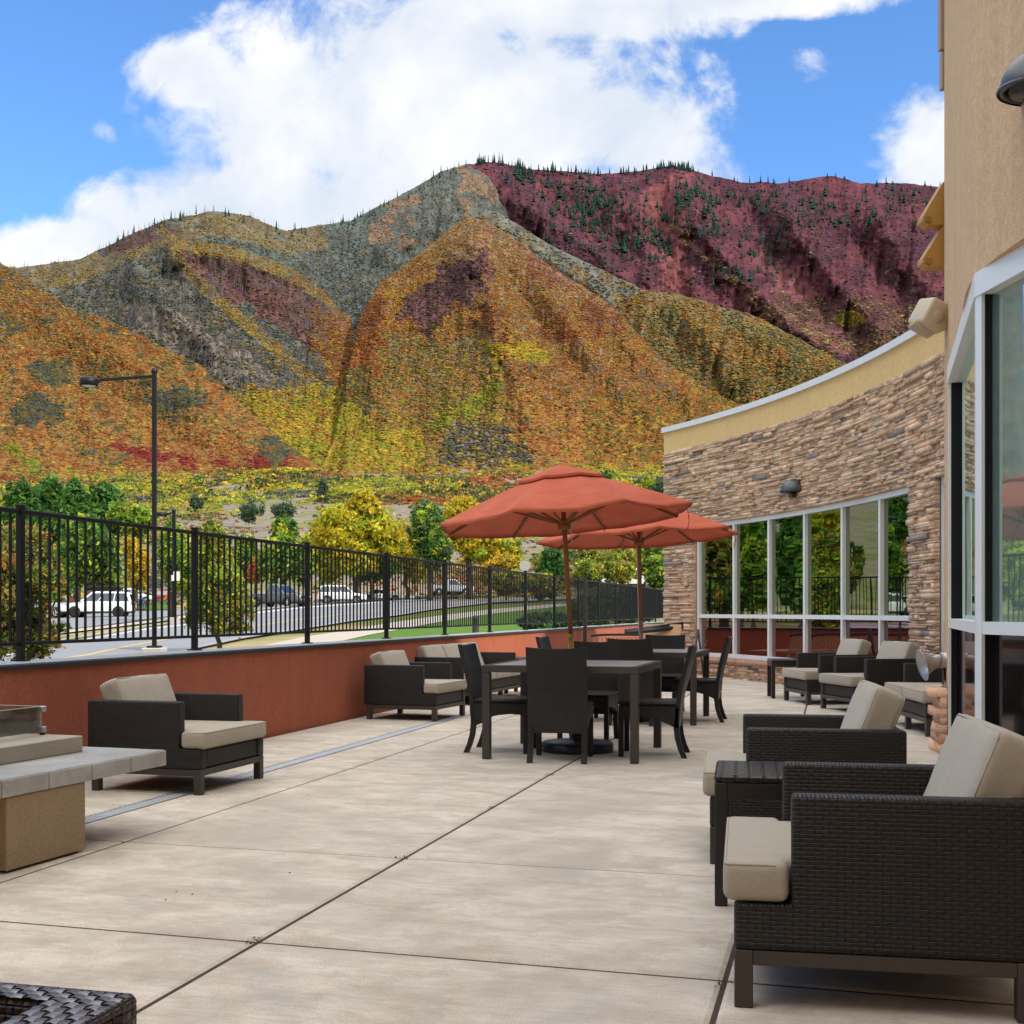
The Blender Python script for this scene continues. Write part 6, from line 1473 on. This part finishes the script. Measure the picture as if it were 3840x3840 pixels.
def umbrella(x, y, label, Rr, ze, za, tilt, rot, sleeve, ang=0, ctilt=0):
    r = empty('umbrella', (x, y, 0.0005), 0, label, 'umbrella', 'terracotta market umbrellas')
    zh = ze - .035; hp = Matrix.Rotation(R_(tilt), 4, 'Y') @ Vector((0, 0, zh))
    TM = Matrix.Translation(hp) @ Matrix.Rotation(R_(-2.0), 4, 'X') @ Matrix.Rotation(R_(ctilt), 4, 'Y') @ Matrix.Rotation(R_(rot), 4, 'Z') @ Matrix.Translation((0, 0, -zh))
    rg = random.Random(int(x * 1000)); n = 8; na, nr_2 = 10, 16
    def canopy(r0, r1, lift, sag, scal):
        vs = []; fs = []; nn = n * na
        for i in range(nr_2 + 1):
            t = r0 + (r1 - r0) * i / nr_2
            for j in range(nn):
                a = j / na; fr = a - int(a); an = 2 * math.pi * a / n
                ch = math.cos(math.pi / n) / math.cos(2 * math.pi / n * (fr - .5)); bow = math.sin(math.pi * fr)
                rad = Rr * t * (1 - (1 - ch) * min(1, t * 1.1)) * (1 - scal * bow * t ** 6)
                z = za + (ze - za) * (t ** 1.08) + lift - sag * bow ** .85 * t ** 1.4 * (1 - .25 * t) + .035 * (t * (1 - t))
                z += (vnoise(math.cos(an) * t * 5 + 40 + x, math.sin(an) * t * 5 + 50) - .5) * .026 * t * bow + (vnoise(t * 22 + 9, fr * 3 + int(a) * 7) - .5) * .012 * bow * t
                vs.append((rad * math.cos(an), rad * math.sin(an), z))
        for i in range(nr_2):
            for j in range(nn): fs.append((i * nn + j, i * nn + (j + 1) % nn, (i + 1) * nn + (j + 1) % nn, (i + 1) * nn + j))
        # turned hem
        b = len(vs)
        for j in range(nn): q = vs[nr_2 * nn + j]; vs.append((q[0] * .992, q[1] * .992, q[2] - .02))
        for j in range(nn): fs.append((nr_2 * nn + j, nr_2 * nn + (j + 1) % nn, b + (j + 1) % nn, b + j))
        return vs, fs
    m = MB(); m.M = TM; m.add(*canopy(.10, 1.0, 0, .034, .045), True); m.build('canopy', M['canvas'], r)
    m = MB(); m.M = TM; m.add(*canopy(.0, .34, .035, .05, .10), True); m.build('vent_cap', M['canvas'], r)
    for i in range(n):
        a = 2 * math.pi * i / n; c, s_ = math.cos(a), math.sin(a)
        m = MB(); m.M = TM
        prev = None; pts = []
        for t in (.06, .3, .6, .985): pts.append((Rr * t * c, Rr * t * s_, za + (ze - za) * (t ** 1.08) - .028 + .035 * t * (1 - t)))
        for p, q in zip(pts, pts[1:]): m.beam(p, q, .018, .026, .002)
        rb_ = m.build('rib', M['wood'], r)
        t = .52; m = MB(); m.M = TM; m.beam((.04 * c, .04 * s_, zh), (Rr * t * c, Rr * t * s_, za + (ze - za) * (t ** 1.08) - .045), .014, .02, .002); m.build('strut', M['wood'], r)
    m = MB(); m.M = Matrix.Rotation(R_(tilt), 4, 'Y'); m.lathe([(.03, zh - .06), (.052, zh - .055), (.055, zh - .01), (.045, zh), (.055, zh + .012), (.05, zh + .03), (.025, zh + .035)], 16); m.build('hub', M['wood'], r)
    m = MB(); m.M = Matrix.Rotation(R_(tilt), 4, 'Y'); m.tube([(0, 0, sleeve[1]), (0, 0, za + .02)], .021, 14); m.build('pole', M['wood'], r)
    m = MB(); m.M = Matrix.Rotation(R_(tilt), 4, 'Y'); m.tube([(0, 0, .06), (0, 0, sleeve[1] + .002)], .0235, 14); m.lathe([(.0275, sleeve[0] + .2), (.0275, sleeve[0] + .23)], 14); m.build('lower_pole', M[sleeve[2]], r)
    m = MB(); m.lathe([(.001, .0), (.30, .0), (.302, .012), (.30, .06), (.285, .075), (.10, .095), (.07, .10), (.06, .13), (.045, .14), (.04, .30), (.034, .31), (.001, .31)], 36); m.build('base', M['dark_grey'], r)
    # ties hanging from the front right rib
    m = MB(); m.M = Matrix.Rotation(R_(tilt), 4, 'Y'); k_ = 7 if ang == 0 else ang
    an = 2 * math.pi * (k_ + .42) / n + R_(rot); rr_ = Rr * .93; zt = ze + .05
    for dd in (0, .022):
        pts = [(Rr * .6 * math.cos(an + dd), Rr * .6 * math.sin(an + dd), za + (ze - za) * .6 - .02), (rr_ * math.cos(an + dd), rr_ * math.sin(an + dd), ze + .015), (rr_ * math.cos(an + dd) + .01, rr_ * math.sin(an + dd), ze - .07), (rr_ * math.cos(an + dd) - .01, rr_ * math.sin(an + dd), ze - .14 - dd)]
        for p, q in zip(pts, pts[1:]): m.beam(p, q, .012, .004)
    m.build('tie_strap', M['canvas'], r)
    m = MB(); m.M = Matrix.Rotation(R_(tilt), 4, 'Y'); cp = [(.03, -.02, zh + .02), (.07, -.03, zh - .03), (.10, -.03, zh + .0), (.09, -.03, zh + .05), (.05, -.03, zh - .05), (.055, -.03, zh - .16)]
    if sleeve[2] == 'pink_metal': cp = [(-.02, -.03, zh), (-.03, -.03, zh - .1), (-.025, -.028, .95), (.03, -.035, .80)]
    m.tube(cp, .004, 5); m.build('cord', M['rope'], r)
    return r
umbrella(.542, 10.30, 'nearer terracotta umbrella, tilted, with a brass sleeve on its wooden pole', 1.10, 1.925, 2.345, -3.3, 22.5, (.74, .97, 'brass'), 0, -5.0)
umbrella(1.40, 13.28, 'farther terracotta umbrella partly behind the nearer one', 1.10, 1.95, 2.36, -1.2, 5, (.74, 1.06, 'pink_metal'), 0, -3.2)

# ------------------------------------------------------------------ fire pit
S0 = Vector((-1.842, 6.60, 0)); e1 = Vector((.317, .948, 0)); e2 = Vector((-.948, .317, 0))
fp = empty('fire_pit', tuple(S0), 0, 'stone fire pit table with slate top and glass wind guard', 'fire pit')
FM = Matrix(((e1.x, e2.x, 0, 0), (e1.y, e2.y, 0, 0), (0, 0, 1, 0), (0, 0, 0, 1)))    # local x along the edge, y to the left
def fbox(x0, x1, y0, y1, z0, z1, b=.004): m = MB(); m.M = FM; return m.box(((x0 + x1) / 2, (y0 + y1) / 2, (z0 + z1) / 2), (x1 - x0, y1 - y0, z1 - z0), b)
fbox(-1.20, -.66, .004, 1.70, .012, .337).build('base', M['pit_base'], fp)
fbox(-1.17, -.69, .03, 1.67, 0, .012, 0).build('plinth', M['joint'], fp)
fbox(-1.855, -.005, .005, 1.70, .339, .413, 0).build('core', M['grout'], fp)
# slate tiles on top and around the edge
m = MB(); m.M = FM
xs = [-1.86, -1.55, -1.24, -.93, -.62, -.31, 0]; ys = [0, .47, .94, 1.41, 1.70]
for i in range(0, 6, 2):
    for j in range(4): m.box(((xs[i] + xs[i + 2]) / 2, (ys[j] + ys[j + 1]) / 2, .4165), (xs[i + 2] - xs[i] - .005, ys[j + 1] - ys[j] - .005, .009), .002)
for i in range(6): m.box(((xs[i] + xs[i + 1]) / 2, .002, .3775), (xs[i + 1] - xs[i] - .006, .012, .076), .002)
for j in range(4):
    for x in (-1.86, 0): m.box((x, (ys[j] + ys[j + 1]) / 2, .3775), (.012, ys[j + 1] - ys[j] - .006, .076), .002)
m.build('slate_tile', M['slate'], fp)
m = MB(); m.M = FM; X0, X1, Y0, Y1 = -1.65, -.21, .365, 1.34
m.box(((X0 + X1) / 2, Y0 + .16, .4635), (X1 - X0, .32, .083), .004); m.box(((X0 + X1) / 2, Y1 - .16, .4635), (X1 - X0, .32, .083), .004)
m.box((X0 + .17, (Y0 + Y1) / 2, .4632), (.34, Y1 - Y0 - .642, .0824), .004); m.box((X1 - .10, (Y0 + Y1) / 2, .4632), (.20, Y1 - Y0 - .642, .0824), .004)
m.build('burner_block', simple('limestone_block', (.33, .29, .23), .75, 0, .3, .22, 5, .25, 60), fp)
fbox(X0 + .3, X1 - .18, Y0 + .3, Y1 - .3, .425, .44, 0).build('burner_pan', M['dark_void'], fp)
m = MB(); m.M = FM; pg = rng
for _ in range(160): m.rbox((rng.uniform(X0 + .36, X1 - .24), rng.uniform(Y0 + .35, Y1 - .35), .452), (.05, .04, .03), .012, 2)
o = m.build('glass_pebbles', simple('pale_fire_glass', (.5, .5, .48), .3), fp); o['kind'] = 'stuff'
gx0, gx1, gy0, gy1, gz0, gz1 = X0 + .05, -.245, .595, 1.12, .522, .655
for (a, b, c_, d_) in ((gx0, gx1, gy0, gy0 + .006), (gx0, gx1, gy1 - .006, gy1), (gx1 - .006, gx1, gy0 + .008, gy1 - .008), (gx0, gx0 + .006, gy0 + .008, gy1 - .008)): fbox(a, b, c_, d_, gz0, gz1, 0).build('glass_panel', M['clear'], fp)
for (x, y) in ((gx0, gy0), (gx1, gy0), (gx0, gy1), (gx1, gy1)):
    m = MB(); m.M = FM; m.box((x, y, gz1 - .012), (.034, .034, .03), .004); m.box((x, y, gz0 + .012), (.034, .034, .032), .004); m.build('corner_clip', M['steel'], fp)
    m = MB(); m.M = FM; m.lathe([(.014, .505), (.014, gz0 - .002)], 10, 'z', (x, y, 0)); m.build('foot', M['rubber'], fp)
# thin bright edges of the glass
m = MB(); m.M = FM; 
for (a, b, c_, d_) in ((gx0 + .02, gx1 - .02, gy0, gy0 + .006), (gx0 + .02, gx1 - .02, gy1 - .006, gy1), (gx1 - .006, gx1, gy0 + .02, gy1 - .02)): m.box(((a + b) / 2, (c_ + d_) / 2, gz1 + .001), (b - a, d_ - c_, .003))
m.build('polished_edge', simple('polished_glass_edge', (.55, .62, .6), .2), fp)

# ------------------------------------------------------------------ wicker coffee table at the lower left corner
ct = empty('coffee_table', LT(-.739 * CA - 2.47 * SA, -.739 * SA + 2.47 * CA, 0), -A_, 'brown wicker coffee table corner with dark inset at the lower left', 'coffee table')
hh, Wt, Dt = .40, 1.1, .75                              # far right corner at the origin
def band(m, m2, x0, x1, y0, y1, z, along, nst, wth):
    """flat strands laid over and under: real ribbons"""
    L0, L1 = (x0, x1) if along == 'x' else (y0, y1); c0, c1 = (y0, y1) if along == 'x' else (x0, x1)
    nc = max(2, int((L1 - L0) / (wth * 1.12))); nl = nst
    pitch = (L1 - L0) / nc; lw = (c1 - c0) / nl
    def pt(l, c, zz): return (l, c, zz) if along == 'x' else (c, l, zz)
    for i in range(nl):                                  # strands running lengthwise
        vs = []; fs = []; ca_, cb_ = c0 + lw * (i + .06), c0 + lw * (i + .94); sN = nc * 4
        for s_ in range(sN + 1):
            l = L0 + (L1 - L0) * s_ / sN; zz = z + .0035 * math.cos(math.pi * ((l - L0) / pitch - .5) + math.pi * i)
            vs += [pt(l, ca_, zz - .0012), pt(l, (ca_ + cb_) / 2, zz), pt(l, cb_, zz - .0012)]
        for s_ in range(sN): fs += [(s_ * 3, s_ * 3 + 1, s_ * 3 + 4, s_ * 3 + 3), (s_ * 3 + 1, s_ * 3 + 2, s_ * 3 + 5, s_ * 3 + 4)]
        m.add(vs, fs, True)
    for k_ in range(nc):                                 # cross strands
        vs = []; fs = []; la, lb = L0 + pitch * (k_ + .08), L0 + pitch * (k_ + .92); sN = nl * 4
        for s_ in range(sN + 1):
            c = c0 + (c1 - c0) * s_ / sN; zz = z + .0035 * -math.cos(math.pi * ((c - c0) / lw - .5) + math.pi * (k_ + 0)) * (1 if True else 1)
            vs += [pt(la, c, zz - .0012), pt((la + lb) / 2, c, zz), pt(lb, c, zz - .0012)]
        for s_ in range(sN): fs += [(s_ * 3, s_ * 3 + 1, s_ * 3 + 4, s_ * 3 + 3), (s_ * 3 + 1, s_ * 3 + 2, s_ * 3 + 5, s_ * 3 + 4)]
        m2.add(vs, fs, True)
M['strand_pale'] = simple('highlight_strand', (.17, .15, .15), .2, 0, .8, .4, 25)  # paler cross strands: glossy highlights of the weave put into the colour
M['strand'] = simple('brown_strand', (.062, .038, .030), .26, 0, .6, .3, 25)
m = MB(); m.box((-Wt / 2, -.042, hh / 2 + .03), (Wt, .076, hh - .075), .012); m.box((-.083, -Dt / 2 - .04, hh / 2 + .0295), (.155, Dt - .085, hh - .076), .012)
m.box((-Wt / 2, -Dt + .05, hh / 2 + .03), (Wt - .40, .10, hh - .075), .012); m.box((-Wt + .10, -Dt / 2 - .003, hh / 2 + .0295), (.19, Dt - .22, hh - .076), .012)
m.build('rim', M['wicker_brown'], ct)
m = MB(); m2 = MB(); band(m, m2, -Wt + .01, -.012, -.078, -.008, hh - .004, 'x', 3, .026); m.build('woven_edge', M['strand'], ct); m2.build('cross_strand', M['strand_pale'], ct)
m = MB(); m2 = MB(); band(m, m2, -.158, -.008, -Dt + .01, -.08, hh - .004, 'y', 6, .026); m.build('woven_edge', M['strand'], ct); m2.build('cross_strand', M['strand_pale'], ct)
m = MB(); m.tube([(-Wt, -.008, hh - .012), (-.02, -.008, hh - .012), (-.008, -.02, hh - .012), (-.008, -Dt, hh - .012)], .011, 8); m.build('edge_binding', M['wicker_brown'], ct)
m = MB(); m.box((-Wt / 2 - .05, -Dt / 2 - .02, hh - .075), (Wt - .3, Dt - .2, .012)); m.build('inset_top', M['dark_void'], ct)
for (x, y) in ((-.05, -.05), (-Wt + .05, -.05), (-.05, -Dt + .05), (-Wt + .05, -Dt + .05)): m = MB(); m.box((x, y, .035), (.05, .05, .07)); m.build('leg', M['frame'], ct)

# ------------------------------------------------------------------ folded furniture by the far end of the stone wall
def far(u, v, Y): return P(u, v, Y)
b = empty('garden_bench', (2.06, 21.8, 0), R_(-22), 'weathered wooden slatted bench behind the farther table', 'bench')
m = MB()
for i in range(19): m.beam((-.62 + i * .069, .0, .40), (-.62 + i * .069, -.07, .70), .032, .014, .002)
m.build('slat', M['cardboard_pale'] if 'cardboard_pale' in M else M['cardboard'], b)
m = MB(); m.tube([(-.68 + .68 * (1 + math.sin(t)), -.075, .715 + .03 * math.cos(t)) for t in np.linspace(-1.57, 1.57, 13)], .022, 8); m.build('top_rail', M['wicker'], b)
m = MB(); m.box((0, .24, .43), (1.36, .46, .035), .01); m.build('seat', M['cardboard'], b)
for x in (-.62, .62):
    for y in (.02, .44): m = MB(); m.box((x, y, .205), (.05, .05, .41), .005); m.build('leg', M['cardboard'], b)
Yf = 19.6
ft = empty('folded_table', (2.32, Yf, 0), R_(-20), 'pale folded table top leaning by the stone wall', 'folding table')
m = MB(); m.M = Matrix.Rotation(R_(-16), 4, 'X'); m.box((0, 0, .5), (.62, .03, .96), .01); m.build('top', M['cardboard'], ft)
for sx in (-1, 1):
    m = MB(); m.M = Matrix.Rotation(R_(-16), 4, 'X'); m.tube([(sx * .22, .04, .03), (sx * .26, .05, .95)], .014, 8); m.build('leg', M['frame'], ft)
st_ = empty('stacked_poles', (2.5, 19.9, 0), 0, 'two thick grey umbrella poles lying across the folded table', 'poles')
for dz_, dy_ in ((0, 0), (-.05, -.05)):
    m = MB(); a = P(2345, 2368, 19.6 + dy_); c_ = P(2560, 2340, 19.9 + dy_); m.tube([(a.x - 2.5, a.y - 19.9, a.z + dz_ * .5), (c_.x - 2.5, c_.y - 19.9, c_.z + dz_)], .035, 12); m.build('pole', M['dark_grey'], st_)
for x, y in ((.0, 0.0), (.5, .1)):
    m = MB(); zt = P(2470, 2356, 19.9).z; m.tube([(x - .12, y, 0), (x, y, zt - .02)], .018, 8); m.tube([(x + .12, y + .1, 0), (x, y, zt - .02)], .018, 8); m.build('trestle', M['frame'], st_)
